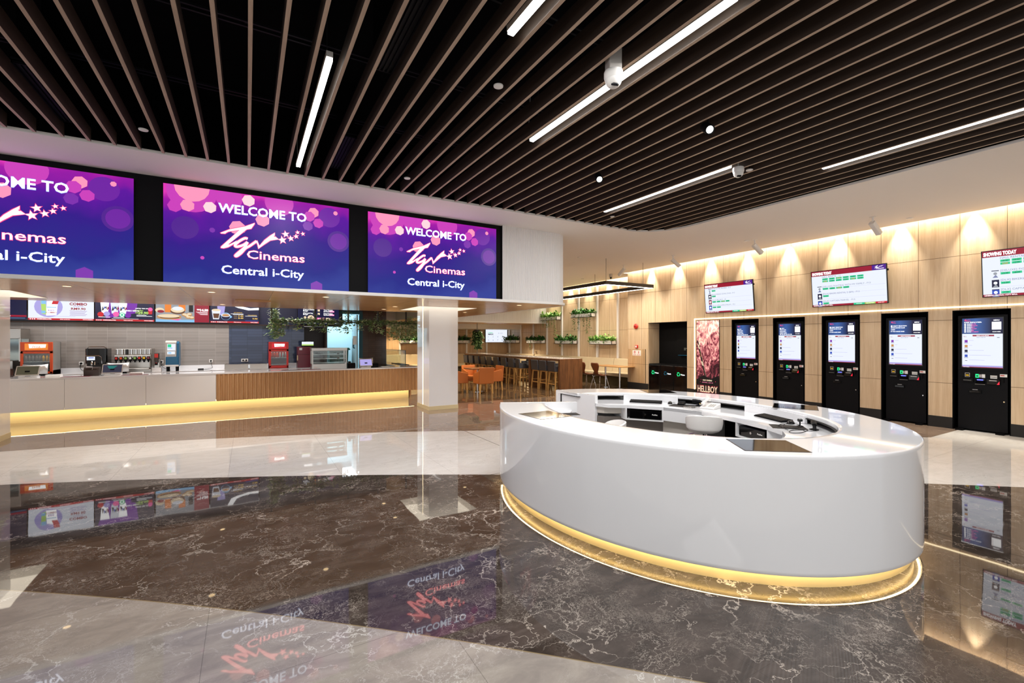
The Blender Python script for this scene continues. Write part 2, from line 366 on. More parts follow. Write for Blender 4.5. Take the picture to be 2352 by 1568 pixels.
def tag(o, label=None, cat=None, group=None, kind=None):
    if label: o['label'] = label
    if cat: o['category'] = cat
    if group: o['group'] = group
    if kind: o['kind'] = kind
    return o
def thing(name, label, cat, loc=(0, 0, 0), rz=0., group=None, rx=0.):
    o = bpy.data.objects.new(name, None); COL.objects.link(o); o.empty_display_size = .1
    o.location = loc; o.rotation_euler = (rx, 0, rz)
    return tag(o, label, cat, group)
def struct(o): o['kind'] = 'structure'; return o
def put(o, loc, rz=0.):
    o.location = loc; o.rotation_euler = (0, 0, rz); return o
KIDS = {}
def kids(o):
    return [c for c in COL.objects if c.parent is o]
def dup(root, loc, rz=None, label=None, group=None, skip=()):
    r = root.copy(); COL.objects.link(r); r.location = loc
    if rz is not None: r.rotation_euler = (root.rotation_euler.x, 0, rz)
    if label: r['label'] = label
    if group: r['group'] = group
    if root.name not in KIDS: KIDS[root.name] = [(c, kids(c)) for c in kids(root)]
    for ch, gs in KIDS[root.name]:
        if ch.name.split('.')[0] in skip: continue
        c = ch.copy(); COL.objects.link(c); c.parent = r
        for g in gs:
            d = g.copy(); COL.objects.link(d); d.parent = c
    return r
ORD = ['zeroth', 'first', 'second', 'third', 'fourth', 'fifth', 'sixth', 'seventh', 'eighth', 'ninth', 'tenth', 'eleventh', 'twelfth', 'thirteenth', 'fourteenth', 'fifteenth', 'sixteenth', 'seventeenth', 'eighteenth', 'nineteenth', 'twentieth']
TENS = {20: 'twent', 30: 'thirt', 40: 'fort', 50: 'fift'}
def ordinal(n):
    if n <= 20: return ORD[n]
    t = n // 10 * 10; u = n % 10
    return TENS[t] + 'ieth' if u == 0 else TENS[t] + 'y-' + ORD[u]
def arc(cx, cy, r, a0, a1, n=12): return [(cx + r * math.cos(R(a0 + (a1 - a0) * k / n)), cy + r * math.sin(R(a0 + (a1 - a0) * k / n))) for k in range(n + 1)]

# ------------------------------------------------------------------ the setting
ZC = 3.92; ZS = 2.40
b = MB(); b.box(-9, -7, -.1, 12.7, 22, 0); struct(b.build('floor', 'floor'))
# white plaster ceiling round the slatted opening (one L shaped slab with a rounded inner corner)
corner = arc(6.81, 6.12, .85, 0, 90, 14)
poly = [(-9, 6.97)] + corner[::-1] + [(7.66, -7), (11.1, -7), (11.1, 11.5), (11.85, 11.5), (11.85, 17.7), (-9, 17.7)]
b = MB(); b.prism(poly, ZC, ZC + .035); struct(b.build('ceiling', 'white_plaster'))
b = MB(); b.prism([(-9, 6.995)] + [(x * 1. + .02 * math.cos(R(90 * k / 14)), y + .02 * math.sin(R(90 * k / 14))) for k, (x, y) in enumerate(corner)][::-1] + [(7.685, -7), (-9, -7)], 4.72, 4.8)
e = [(-9, 6.995)] + [(x + .02, y + .02) for x, y in corner][::-1] + [(7.685, -7)]
for (x0, y0), (x1, y1) in zip(e, e[1:]): b.poly([(x0, y0, ZC + .03), (x1, y1, ZC + .03), (x1, y1, 4.75), (x0, y0, 4.75)])
struct(b.build('ceiling', 'black_void'))
# cove above the timber walls
b = MB(); b.box(10.7, -7, 4.16, 11.9, 11.5, 4.22); b.box(11.06, -7, ZC + .03, 11.1, 11.5, 4.16); b.box(11.4, 11.5, 4.16, 12.5, 17.7, 4.22); b.box(11.81, 11.5, ZC + .03, 11.85, 17.7, 4.16)
struct(b.build('trim_1', 'white_plaster'))

# right hand timber wall with its niches
XR = 11.3
KY = [2.80, 3.895, 5.02, 6.13, 7.245]
b = MB()
cuts = [(-7, None)] + [(y - .375, None) for y in KY]
opens = [(y - .375, y + .375, 2.19) for y in KY] + [(9.06, 10.57, 2.2)]
yy = -7.
for a, c, zt in opens:
    b.box(XR, yy, 0, XR + .62, a, 4.16); b.box(XR, a, zt, XR + .62, c, 4.16); yy = c
b.box(XR, yy, 0, XR + .62, 11.5, 4.16)
struct(b.build('wall_right', 'wall_wood_y'))
b = MB()
yy = -7.
for a, c, zt in opens:
    b.box(XR - .004, yy, 0, XR + .01, a, .21); yy = c
b.box(XR - .004, yy, 0, XR + .01, 11.503, .21); struct(b.build('baseboard_right', 'charcoal'))
b = MB()                                            # black niche linings
for y in KY:
    b.box(XR + .5, y - .38, 0, XR + .55, y + .38, 2.2)
    b.box(XR + .002, y - .376, 0, XR + .5, y - .36, 2.19); b.box(XR + .002, y + .36, 0, XR + .5, y + .376, 2.19); b.box(XR + .002, y - .376, 2.175, XR + .5, y + .376, 2.192)
struct(b.build('trim_2', 'kiosk_frame'))
# light line along the wall above the kiosks
t = thing('light_line', 'thin warm white light line running along the timber wall above the ticket kiosks', 'light strip', (XR, 8.78, 2.24))
b = MB(); b.box(-.014, -12, 0, -.001, 0, .022); b.box(-.014, 0, -2.03, -.001, .022, .022); b.build('diffuser', 'led_line', t)

# garden wall with bench beyond the step, back wall
b = MB(); b.box(12.1, 11.5, 0, 12.5, 21.6, 4.16); b.box(XR + .62, 11.45, 0, 12.1, 11.5, 4.16); struct(b.build('wall_garden', 'wall_wood_y'))
b = MB(); b.box(3.9, 21.3, 0, 12.1, 21.6, 2.5); struct(b.build('wall_back', 'wall_wood_x'))
b = MB(); b.box(4, 19.8, 2.18, 12.1, 21.3, 2.42); struct(b.build('ceiling', 'white_paint'))

# fluted white fascia: front, rounded corner, side, and the far bulkhead
def along(path, step):
    out = []; rest = 0.
    for (x0, y0), (x1, y1) in zip(path, path[1:]):
        d = math.hypot(x1 - x0, y1 - y0)
        if d < 1e-6: continue
        s_ = rest
        while s_ < d: out.append((x0 + (x1 - x0) * s_ / d, y0 + (y1 - y0) * s_ / d, (y1 - y0) / d, -(x1 - x0) / d)); s_ += step
        rest = s_ - d
    return out
path = [(4.38, 7.9), (5.64, 7.9)] + arc(5.64, 8.34, .44, -90, 0, 14) + [(6.08, 17.0)] + arc(6.68, 17.0, .6, 180, 90, 8) + [(12.1, 17.6)]
pts = along(path, .0105); prof = [0, .008, .011, .008]
b = MB(); vs = []
for i, (x, y, nx, ny) in enumerate(pts):
    d = prof[i % 4]; vs += [(x + nx * d, y + ny * d, ZS + .05), (x + nx * d, y + ny * d, ZC)]
b.add(vs, [(2 * i, 2 * i + 2, 2 * i + 3, 2 * i + 1) for i in range(len(pts) - 1)])
struct(b.build('wall_front', 'rib_white'))
b = MB(); b.box(-9, 7.94, ZS + .04, 4.38, 8.0, ZC); b.box(4.375, 7.9, ZS + .04, 4.39, 8.0, ZC); struct(b.build('wall_front', 'black_matt'))
b = MB()                                            # white lip under the screens
lip = [(-9, 7.86), (5.66, 7.86)] + arc(5.66, 8.32, .46, -90, 0, 14) + [(6.12, 17.0)] + arc(6.70, 17.0, .58, 180, 90, 8) + [(12.1, 17.58)]
for (x0, y0), (x1, y1) in zip(lip, lip[1:]):
    dx, dy = x1 - x0, y1 - y0; L_ = math.hypot(dx, dy)
    if L_ < 1e-6: continue
    nx, ny = -dy / L_ * .06, dx / L_ * .06
    b.add([(x0, y0, ZS), (x1, y1, ZS), (x1 + nx, y1 + ny, ZS), (x0 + nx, y0 + ny, ZS), (x0, y0, ZS + .05), (x1, y1, ZS + .05), (x1 + nx, y1 + ny, ZS + .05), (x0 + nx, y0 + ny, ZS + .05)],
          [(0, 3, 2, 1), (4, 5, 6, 7), (0, 1, 5, 4), (2, 3, 7, 6)])
struct(b.build('trim_3', 'white_paint'))
# timber soffit with lit recesses round the two columns
CA = (-4.2, -3.46, 10.17, 10.9); CB = (3.67, 4.40, 10.15, 11.0); G = .34
b = MB(); zs = ZS + .004
def sq(x0, y0, x1, y1): b.poly([(x0, y0, zs), (x0, y1, zs), (x1, y1, zs), (x1, y0, zs)])
ya, yb = 10.15 - G, 11.0 + G
sq(-9, 7.88, 5.66, ya); sq(-9, yb, 6.08, 12.12)
sq(-9, ya, CA[0] - G, yb); sq(CA[1] + G, ya, CB[0] - G, yb); sq(CB[1] + G, ya, 6.08, yb)
b.poly([(5.66, 7.88, zs), (5.66, ya, zs), (6.08, ya, zs)] + [(x, y, zs) for x, y in arc(5.66, 8.32, .44, 0, -90, 14)])
b.poly([(5.0, 12.12, zs), (5.0, 17.6, zs), (3.74, 17.6, zs), (3.74, 19.8, zs), (12.1, 19.8, zs), (12.1, 17.6, zs), (6.7, 17.6, zs), (6.08, 17, zs), (6.08, 12.12, zs)])
struct(b.build('ceiling', 'soffit_wood'))
b = MB(); b.box(-9, 12.08, ZS + .006, 5.0, 12.12, 3.4); b.box(-9, 12.12, 3.0, 5.02, 17.65, 3.05); struct(b.build('trim_4', 'soffit_wood'))
b = MB(); b.box(3.74, 17.6, ZS, 5.02, 17.64, 3.0); b.box(5.0, 12.12, ZS + .006, 5.03, 17.6, 3.0); struct(b.build('trim_4', 'rib_white'))
for nm, C in (('trim_5', CA), ('trim_6', CB)):
    b = MB(); x0, x1 = C[0] - G, C[1] + G; z1 = ZS + .16
    for q in ([(x0, ya), (x1, ya)], [(x1, ya), (x1, yb)], [(x1, yb), (x0, yb)], [(x0, yb), (x0, ya)]):
        (p0, p1), (p2, p3) = q; b.poly([(p0, p1, ZS), (p2, p3, ZS), (p2, p3, z1), (p0, p1, z1)])
    o = struct(b.build(nm, 'white_paint'))
    b = MB(); b.box(x0, ya, z1, x1, yb, z1 + .02); b.build('light_panel', 'recess_light', o)
for C, which in ((CA, 'left'), (CB, 'right')):
    b = MB(); b.rbox(C[0], C[2], 0, C[1], C[3], ZS + .16, .004, n=1); o = struct(b.build('column', 'white_solid'))
    b = MB(); b.box(C[0] - .006, C[2] - .006, 0, C[1] + .006, C[3] + .006, .09); b.build('base_band', 'brass_paint', o)
    if which == 'right':
        b = MB(); b.box(C[0] - .004, 10.57, .09, C[0] + .01, 10.595, ZS + .16); b.build('light_strip', 'led_line', o)
# kitchen back wall: grey tiles, blue tiles, recess, doorway, brown tiles
b = MB(); b.box(-5.6, 14.2, 0, -.42, 14.4, 2.04); struct(b.build('wall_kitchen', 'tile_grey'))
b = MB(); b.box(-.42, 14.2, 0, 1.40, 14.4, 2.04); struct(b.build('wall_kitchen', 'tile_blue'))
b = MB(); b.box(1.40, 14.75, 0, 2.0, 14.9, 2.04); b.box(1.98, 14.2, 0, 2.02, 14.9, 2.04); b.box(1.4, 14.4, 0, 1.42, 14.75, 2.04); struct(b.build('wall_kitchen', 'dark_brown'))
b = MB(); b.box(3.02, 14.2, 0, 3.74, 14.5, 3.0); struct(b.build('wall_kitchen', 'tile_brown'))
b = MB(); b.box(-5.6, 14.22, 2.06, 2.45, 14.4, 3.0); b.box(2.45, 14.22, 2.46, 3.02, 14.4, 3.0); struct(b.build('wall_kitchen', 'navy_panel'))
b = MB(); b.box(-5.6, 14.12, 2.035, 2.4, 14.4, 2.06); struct(b.build('trim_7', 'dark_brown'))
b = MB(); b.box(-5.85, 11.2, 0, -5.75, 14.4, 3.0); struct(b.build('wall_left', 'white_paint'))
b = MB(); b.box(1.9, 16.6, 0, 4.0, 16.7, 3); b.box(2.0, 14.9, 0, 2.03, 16.6, 3); b.box(3.70, 14.5, 0, 3.74, 21.3, 3); b.box(1.9, 14.9, 2.9, 3.74, 16.7, 2.95); struct(b.build('wall_room', 'pale_blue'))
# teal door frame and the pale door standing open in the kitchen doorway
b = MB(); b.box(2.93, 14.16, 0, 3.02, 14.26, 2.46); b.box(2.0, 14.18, 2.42, 3.02, 14.24, 2.5); o = struct(b.build('door_1', 'teal'))
b = MB(); b.box(2.86, 14.26, .02, 2.9, 15.0, 2.4); d = b.build('leaf', 'pale_blue', o)
b = MB(); b.tube([(2.84, 14.42, 1.38), (2.81, 14.42, 1.42), (2.81, 14.42, 1.68), (2.84, 14.42, 1.72)], .012, 8); b.tube([(2.84, 14.56, 1.38), (2.81, 14.56, 1.42), (2.81, 14.56, 1.68), (2.84, 14.56, 1.72)], .012, 8); b.build('push_handle', 'teal', o, smooth=40)
b = MB(); b.quad(2.75, 1.5, 2.86, 1.76, 14.25); b.build('notice', 'paper', o)
# ------------------------------------------------------------------ slatted ceiling
def slat_end(x): return 6.94 if x < 6.81 else 6.12 + math.sqrt(max(.02, .82 ** 2 - (x - 6.81) ** 2))
m0 = None
for k in range(33, -13, -1):
    x = .0195 + .2262 * k; ye = slat_end(x + .02)
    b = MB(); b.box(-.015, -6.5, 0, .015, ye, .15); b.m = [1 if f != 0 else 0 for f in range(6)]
    if m0 is not None and ye > 6.93: o = m0.copy(); COL.objects.link(o)
    else:
        o = b.build('ceiling_slat', ['slat_wood', 'slat_dark'])
        if ye > 6.93: m0 = o
    o.location = (x, 0, ZC + .006)
    tag(o, f'brown timber ceiling slat, {ordinal(34 - k)} counted from the white border on the right', 'ceiling slat', 'timber slats of the dark ceiling')
MID = lambda k: .0195 + .2262 * (k + .5)
for k, y0, y1, lab in ((2, 3.98, 6.66, 'lit tube lamp between ceiling slats above the middle screen, leftmost of the five'), (7, .30, 2.98, 'lit tube lamp between ceiling slats cut off by the top edge of the picture'),
                       (12, 1.88, 4.45, 'longest lit tube lamp between ceiling slats, partly behind the white dome camera on a box'), (24, 3.76, 6.24, 'lit tube lamp between ceiling slats pointing at the rounded white corner'), (29, .6, 3.19, 'lit tube lamp between ceiling slats closest to the white ceiling on the right')):
    t = thing('tube_lamp', lab, 'ceiling lamp', (MID(k), y0, ZC + .025), 0, 'tube lamps in the slatted ceiling'); L_ = y1 - y0
    b = MB(); b.box(-.026, 0, .028, .026, L_, .075); b.build('housing', 'white_paint', t)
    b = MB(); b.box(-.024, .01, 0, .024, L_ - .01, .028); b.build('diffuser', 'lamp_white', t)
    for q in (.15, L_ - .15):
        b = MB(); b.tube([(0, q, .07), (0, q, .76)], .003, 5); b.build('suspension_wire', 'cable', t)
    b = MB(); b.tube([(0, L_, .05), (.01, L_ + .05, .07), (0, L_ + .06, .16), (-.01, L_ + .02, .3), (0, L_, .74)], .005, 6); b.build('cord', 'grey_plastic', t)
for k, y0, y1, lab in ((-8, 5.6, 6.83, 'slotted black air vent between slats at the left edge, tinted purple by the screen'), (4, 3.0, 4.12, 'slotted black air vent between slats near the top edge, left of the cut-off lamp'),
                       (4, 5.65, 6.78, 'slotted black air vent between slats just right of the leftmost tube lamp'), (17, 5.65, 6.9, 'slotted black air vent between slats above the right hand screen'), (17, 2.9, 4.1, 'slotted black air vent between slats left of the larger black spotlight'), (28, 3.6, 4.9, 'slotted black air vent between slats left of the rightmost tube lamp')):
    t = thing('air_vent', lab, 'air vent', (MID(k), y0, ZC + .14), 0, 'slot vents in the slatted ceiling'); L_ = y1 - y0
    b = MB(); b.box(-.1, 0, .02, .1, L_, .05)
    for s_ in (-1, 1): b.box(s_ * .1, 0, 0, s_ * .088, L_, .03)
    b.box(-.1, 0, 0, .1, .012, .03); b.box(-.1, L_ - .012, 0, .1, L_, .03); b.build('frame', 'kiosk_black', t)
    for q in (-.055, -.018, .018, .055):
        b = MB(); b.box(q - .008, .012, .002, q + .008, L_ - .012, .02); b.build('vane', 'kiosk_black', t)
    b = MB(); b.box(-.08, .05, .05, .08, L_ - .05, .66); b.build('duct', 'black_void', t)
for y, lab in ((3.2, 'nearest'), (4.57, 'middle'), (5.93, 'farthest')):
    b = MB(); b.box(-8.8, y - .02, 0, 7.6, y + .0, .02); b.box(-8.8, y + .05, 0, 7.6, y + .07, .02)
    for x in range(-8, 8, 2): b.box(x, y + .02, .01, x + .01, y + .03, .32); b.box(x - .02, y - .02, .015, x + .03, y + .07, .02)
    o = put(b.build('ceiling_rail', 'kiosk_black'), (0, 0, 4.4)); tag(o, f'{lab} pair of thin black rails carrying the slats in the dark ceiling void', 'ceiling rail', 'carrier rails above the slats')
for x, y, lab in ((1.96, 3.61, 'small white ceiling disc left of the big dome camera'), (-.98, 6.31, 'small white ceiling disc above the gap between left and middle screens'), (1.96, 6.32, 'small white ceiling disc above the left end of the right hand screen'),
                  (5.88, 6.37, 'small white ceiling disc under the lower end of the tube lamp by the rounded corner'), (5.86, 3.69, 'small white ceiling disc beside the small dome camera')):
    t = thing('ceiling_detector', lab, 'ceiling detector', (x, y, ZC + .01), 0, 'white discs among the slats')
    b = MB(); b.lathe([(.03, .0), (.043, .004), (.045, .014), (.02, .02)], n=24); b.build('cover', 'white_paint', t, smooth=40)
    b = MB(); b.cyl(0, 0, .02, .72, .006, n=8); b.build('stem', 'black_matt', t)
def dome_camera(loc, rz, s_, lab, box):
    t = thing('dome_camera', lab, 'security camera', loc, rz, 'dome cameras under the slats')
    if box: b = MB(); b.rbox(-.055, -.05, .07, .055, .05, .24, .006, n=2); b.build('junction_box', 'light_grey', t)
    else: b = MB(); b.cyl(0, 0, .07, .8, .008, n=8); b.build('stem', 'grey_plastic', t)
    b = MB(); b.lathe([(.066 * s_, .07), (.07 * s_, .06), (.07 * s_, .02), (.062 * s_, .0)], n=28); b.build('collar', 'white_paint', t, smooth=40)
    b = MB(); b.lathe([(.06 * s_, .005)] + [(.062 * s_ * math.cos(a), -.062 * s_ * math.sin(a)) for a in [k * PI / 16 for k in range(8)]], n=28); o = b.build('ball', 'white_paint', t, smooth=60)
    b = MB(); b.T = Matrix.Translation((0, -.03 * s_, -.045 * s_)) @ Matrix.Rotation(R(35), 4, 'X'); b.lathe([(.028 * s_, -.012), (.03 * s_, 0), (.02, .01)], n=20); b.build('lens', 'dark_glass', o, smooth=40)
dome_camera((2.62, 2.83, 3.80), R(-20), 1.1, 'white dome camera hanging on a grey box in front of the longest lamp', True)
dome_camera((5.6, 3.68, 3.85), R(-40), 1., 'white dome camera at the right end of the lamp by the rounded corner', False)
for loc, lab in (((4.17, 3.08, 3.86), 'black ceiling spotlight with bright lens, the nearer one right of the longest lamp'), ((4.16, 4.78, 3.86), 'black ceiling spotlight with bright lens, the farther one above the right end of the screens')):
    t = thing('ceiling_spotlight', lab, 'spotlight', loc, R(-30), 'black spotlights in the slatted ceiling')
    b = MB(); b.cyl(0, 0, .06, .85, .008, n=8); b.build('stem', 'black_matt', t)
    tr = Matrix.Rotation(R(-55), 4, 'X')
    b = MB(); b.T = tr; b.lathe([(.04, .10), (.05, .09), (.05, -.06), (.044, -.06), (.044, -.045)], n=24); h = b.build('head', 'black_matt', t, smooth=40)
    b = MB(); b.T = tr; b.lathe([(.036, -.05), (.03, -.054)], n=20); b.build('lens', 'lamp_white', h)
# small cameras and discs on the white ceiling
for x, y, rz, lab in ((9.9, 10.24, R(190), 'white bullet camera under the ceiling above the black pendant frame'), (9.9, 8.39, R(60), 'white bullet camera under the ceiling left of the poster, tilted to the kiosks'), (9.98, 6.16, R(70), 'white bullet camera under the ceiling above the left schedule screen'), (9.98, 3.9, R(80), 'white bullet camera under the ceiling above the middle schedule screen')):
    t = thing('bullet_camera', lab, 'security camera', (x, y, ZC), rz, 'bullet cameras on the white ceiling')
    b = MB(); b.cyl(0, 0, -.008, 0, .05, n=20); b.tube([(0, 0, 0), (0, 0, -.1), (0, -.03, -.13)], .016, 10); b.build('mount', 'white_paint', t, smooth=40)
    b = MB(); b.T = Matrix.Translation((0, -.06, -.19)) @ Matrix.Rotation(R(42), 4, 'X'); b.rbox(-.045, -.16, -.045, .045, .12, .045, .018, n=3, axis='y'); h = b.build('body', 'white_paint', t, smooth=30)
    b = MB(); b.T = Matrix.Translation((0, -.06, -.19)) @ Matrix.Rotation(R(42), 4, 'X'); b.disc(0, 0, -.161, .026, n=20); b.build('lens', 'dark_glass', h)
for x, y, lab in ((7.88, 9.85, 'white ceiling disc right of the fluted white corner'), (10.79, 13.31, 'white ceiling disc deep behind the pendant frame'), (9.9, 6.3, 'flat white ceiling disc near the left schedule screen'), (10.7, 3.6, 'flat white ceiling disc near the middle schedule screen')):
    t = thing('ceiling_detector', lab, 'ceiling detector', (x, y, ZC), 0, 'white discs on the white ceiling')
    b = MB(); b.lathe([(.055, 0), (.055, -.012), (.03, -.02)], n=24); b.build('cover', 'white_satin', t, smooth=40)
t = thing('ceiling_camera', 'small grey ball camera with black eye behind the pendant frame', 'security camera', (10.9, 11.9, ZC))
b = MB(); b.lathe([(.06, 0), (.06, -.05), (.05, -.09), (.02, -.11)], n=20); b.build('housing', 'light_grey', t, smooth=40)
b = MB(); b.lathe([(.035, -.09), (.045, -.12), (.035, -.155), (.01, -.165)], n=20); b.build('ball', 'black_gloss', t, smooth=40)
# downlights in the timber soffit
DL = [(-.49, 8.64, 'left screen gap'), (-.46, 11.51, 'row before the coffee menu'), (2.92, 11.31, 'left of the right column'), (2.91, 10.29, 'front left of the right column'), (5.15, 8.53, 'fluted corner'), (5.17, 11.45, 'right behind the right column'), (1.2, 8.6, 'middle screen'), (-2.2, 8.7, 'left screen')]
DLAB = ['recessed warm downlight in the timber soffit under the black gap between screens', 'recessed warm downlight in the timber soffit just before the coffee menu screen', 'recessed warm downlight in the timber soffit at the rear, left of the right column', 'recessed warm downlight in the timber soffit nearest the left face of the right column',
        'recessed warm downlight in the timber soffit under the fluted corner', 'recessed warm downlight in the timber soffit right behind the right column', 'recessed warm downlight in the timber soffit below the middle screen', 'recessed warm downlight in the timber soffit below the left screen']
for (x, y, _), lab in zip(DL, DLAB):
    t = thing('downlight', lab, 'downlight', (x, y, ZS + .004), 0, 'downlights in the timber soffit')
    b = MB(); b.lathe([(.045, .0), (.06, -.004), (.062, .0)], n=24); b.build('trim_ring', 'white_paint', t, smooth=40)
    b = MB(); b.lathe([(.044, -.001), (.03, -.002)], n=20); b.build('lens', 'downlight_warm', t)
    lamp('SPOT', 'downlight_light', (x, y, ZS - .03), 80, (1, .93, .84), (0, 0, 0), .03, spot=95, blend=.7)
for x, y in ((5.6, 13.4), (7.2, 18.6), (9.5, 18.8), (5.6, 16.2), (10.9, 18.6), (5.9, 19.2), (8.0, 12.2)):  # added spots without fixtures, to brighten the dining area
    lamp('SPOT', 'dining_fill_light', (x, y, 2.36 if x < 6.1 or y > 17.6 else 3.88), 230, (1, .84, .62), (0, 0, 0), .03, spot=110, blend=.8)
t = thing('air_diffuser', 'large round flush air diffuser in the timber soffit', 'air vent', (.1, 10.1, ZS + .002))
b = MB(); b.lathe([(.30, .0), (.30, -.008), (.24, -.012)], n=32); b.build('ring', 'oak', t, smooth=40)
b = MB(); b.lathe([(.22, -.002), (.2, -.016), (.05, -.02)], n=32); b.build('disc', 'oak', t, smooth=40)

# ------------------------------------------------------------------ the three big screens
b = MB(); W_, H_ = 2.47, 1.39
b.quad(0, 0, W_, H_, 0, 0)
BOK = [(0.128, 1.089, 0.086, 3), (0.276, 1.118, 0.086, 4), (0.542, 1.129, 0.083, 5), (1.026, 1.30, 0.087, 5), (1.212, 1.03, 0.097, 4), (0.885, 0.874, 0.108, 4), (0.57, 0.802, 0.037, 6), (0.451, 0.39, 0.026, 3), (1.927, 1.246, 0.081, 4), (1.867, 1.177, 0.083, 3), (1.999, 1.085, 0.079, 3), (1.844, 1.022, 0.077, 6), (2.26, 1.281, 0.035, 4)]
def hexa(x, z, r, y, m, n=7):
    pts = [(x + r * math.cos(2 * PI * k / n + .4), z + r * math.sin(2 * PI * k / n + .4)) for k in range(n)]
    pts = [(min(max(p, 0), W_), min(max(q, 0), H_)) for p, q in pts]
    b.poly([(p, y, q) for p, q in pts], m)
for i, (x, z, r, m) in enumerate([(2.307, .825, .17, 7), (2.307, .825, .13, 11), (2.167, 1.2, .16, 11), (1.439, 1.33, .2, 8), (.33, 1.33, .30, 8), (.78, 1.3, .17, 8), (.25, .8, .16, 7)]): hexa(x, z, r, -.0006 - .0001 * i, m, 24)
hexa(.33, 1.39, .21, -.0016, 4, 16); hexa(1.44, 1.41, .13, -.0016, 3, 16)
for i, (x, z, r, m) in enumerate(BOK): hexa(x, z, r, -.002 - .0001 * i, m)
b.poly([(x, -.0036, z) for x, z in ((1.887, 0), (1.887, .11), (1.972, .155), (2.057, .11), (2.057, 0))], 6)
A_ = [(0.671, 0.775), (0.79, 0.841), (0.911, 0.882), (0.985, 0.908), (1.106, 0.974), (1.103, 0.956), (1.06, 0.881), (1.002, 0.865), (0.766, 0.614), (0.782, 0.613), (0.879, 0.685), (0.854, 0.64), (0.766, 0.574), (0.71, 0.552), (0.675, 0.554), (0.678, 0.573), (0.911, 0.846), (0.766, 0.802), (0.738, 0.78), (0.73, 0.769), (0.678, 0.766)]
V_ = [(1.156, 0.59), (1.144, 0.652), (1.122, 0.700), (1.14, 0.711), (1.169, 0.635), (1.237, 0.73), (1.315, 0.807), (1.376, 0.858), (1.374, 0.814), (1.358, 0.807), (1.376, 0.794), (1.384, 0.8), (1.428, 0.763), (1.315, 0.733), (1.229, 0.66)]
G_ = [(1.014, 0.724), (0.977, 0.728), (0.903, 0.674), (0.854, 0.612), (0.879, 0.592), (0.96, 0.627), (1.014, 0.676)]
T_ = [(1.014, 0.676), (0.977, 0.596), (0.911, 0.522), (0.858, 0.46), (0.875, 0.452), (0.928, 0.5), (0.985, 0.577), (1.043, 0.622), (1.131, 0.703)]
def smoothpath(p, n=5):
    out = []
    for i in range(len(p) - 1):
        p0, p1, p2, p3 = p[max(i - 1, 0)], p[i], p[i + 1], p[min(i + 2, len(p) - 1)]
        for k in range(n):
            t = k / n
            out.append(tuple(.5 * (2 * b_ + (c_ - a_) * t + (2 * a_ - 5 * b_ + 4 * c_ - d_) * t * t + (3 * b_ - a_ - 3 * c_ + d_) * t ** 3) for a_, b_, c_, d_ in zip(p0, p1, p2, p3)))
    return out + [p[-1]]
def grow(poly, d):
    n = len(poly); ar = sum(poly[i][0] * poly[(i + 1) % n][1] - poly[(i + 1) % n][0] * poly[i][1] for i in range(n)); sg = -1 if ar > 0 else 1; out = []
    for i in range(n):
        a, c, e_ = Vector(poly[i - 1]), Vector(poly[i]), Vector(poly[(i + 1) % n]); d1 = (c - a).normalized(); d2 = (e_ - c).normalized()
        nn = (Vector((-d1.y, d1.x)) + Vector((-d2.y, d2.x))) * sg
        if nn.length < .3: nn = Vector((-d1.y, d1.x)) * sg
        out.append(tuple(c + nn.normalized() * d))
    return out
for dy, g_, mt in ((-.005, .009, 2), (-.007, 0, 1)):
    for pl in (A_, V_):
        q = grow(pl, g_) if g_ else pl
        b.poly([(x, dy, z) for x, z in q], mt)
    b.band(smoothpath(G_), .016 + g_, dy - .0003, mt); b.band(smoothpath(T_), .015 + g_, dy - .0006, mt)
    for x, z, r in ((1.481, .757, .061), (1.526, .853, .052), (1.599, .795, .045), (1.675, .836, .036), (1.696, .901, .03), (1.771, .888, .03)): b.star(x, z, dy, r + g_ * 1.5, mt)
b.text('Cinemas', 1.002, .43, -.005, .135, .797, 2, .025); b.text('Cinemas', 1.006, .434, -.007, .128, .79, 1, .006)
b.text('WELCOME TO', .640, 1.078, -.005, .140, 1.185, 9, .026); b.text('WELCOME TO', .647, 1.083, -.007, .13, 1.175, 10, .016)  # wider letters behind paint a blue glow round the text
b.text('Central i-City', .678, .182, -.005, .132, 1.108, 9, .016); b.text('Central i-City', .686, .187, -.007, .122, 1.10, 10, .006)
disp = b.build('display', ['screen_bg', 's_logo', 's_logo_edge', 's_magenta', 's_rose', 's_blush', 's_violet', 's_plum', 's_magenta', 's_glow', 's_led_white', 's_haze'])
for i, (x0, lab) in enumerate(((-3.80, 'large welcome screen cut off by the left edge of the picture'), (-1.01, 'large welcome screen in the middle of the black band'), (1.77, 'large welcome screen next to the fluted white panel'))):
    t = thing('wall_screen', lab, 'screen', (x0, 7.9, 2.44), 0, 'big purple welcome screens')
    if i == 0: disp.parent = t; d = disp
    else: d = disp.copy(); COL.objects.link(d); d.parent = t
    b = MB(); b.box(0, .002, 0, W_, .035, H_); b.build('cabinet', 'black_matt', t)
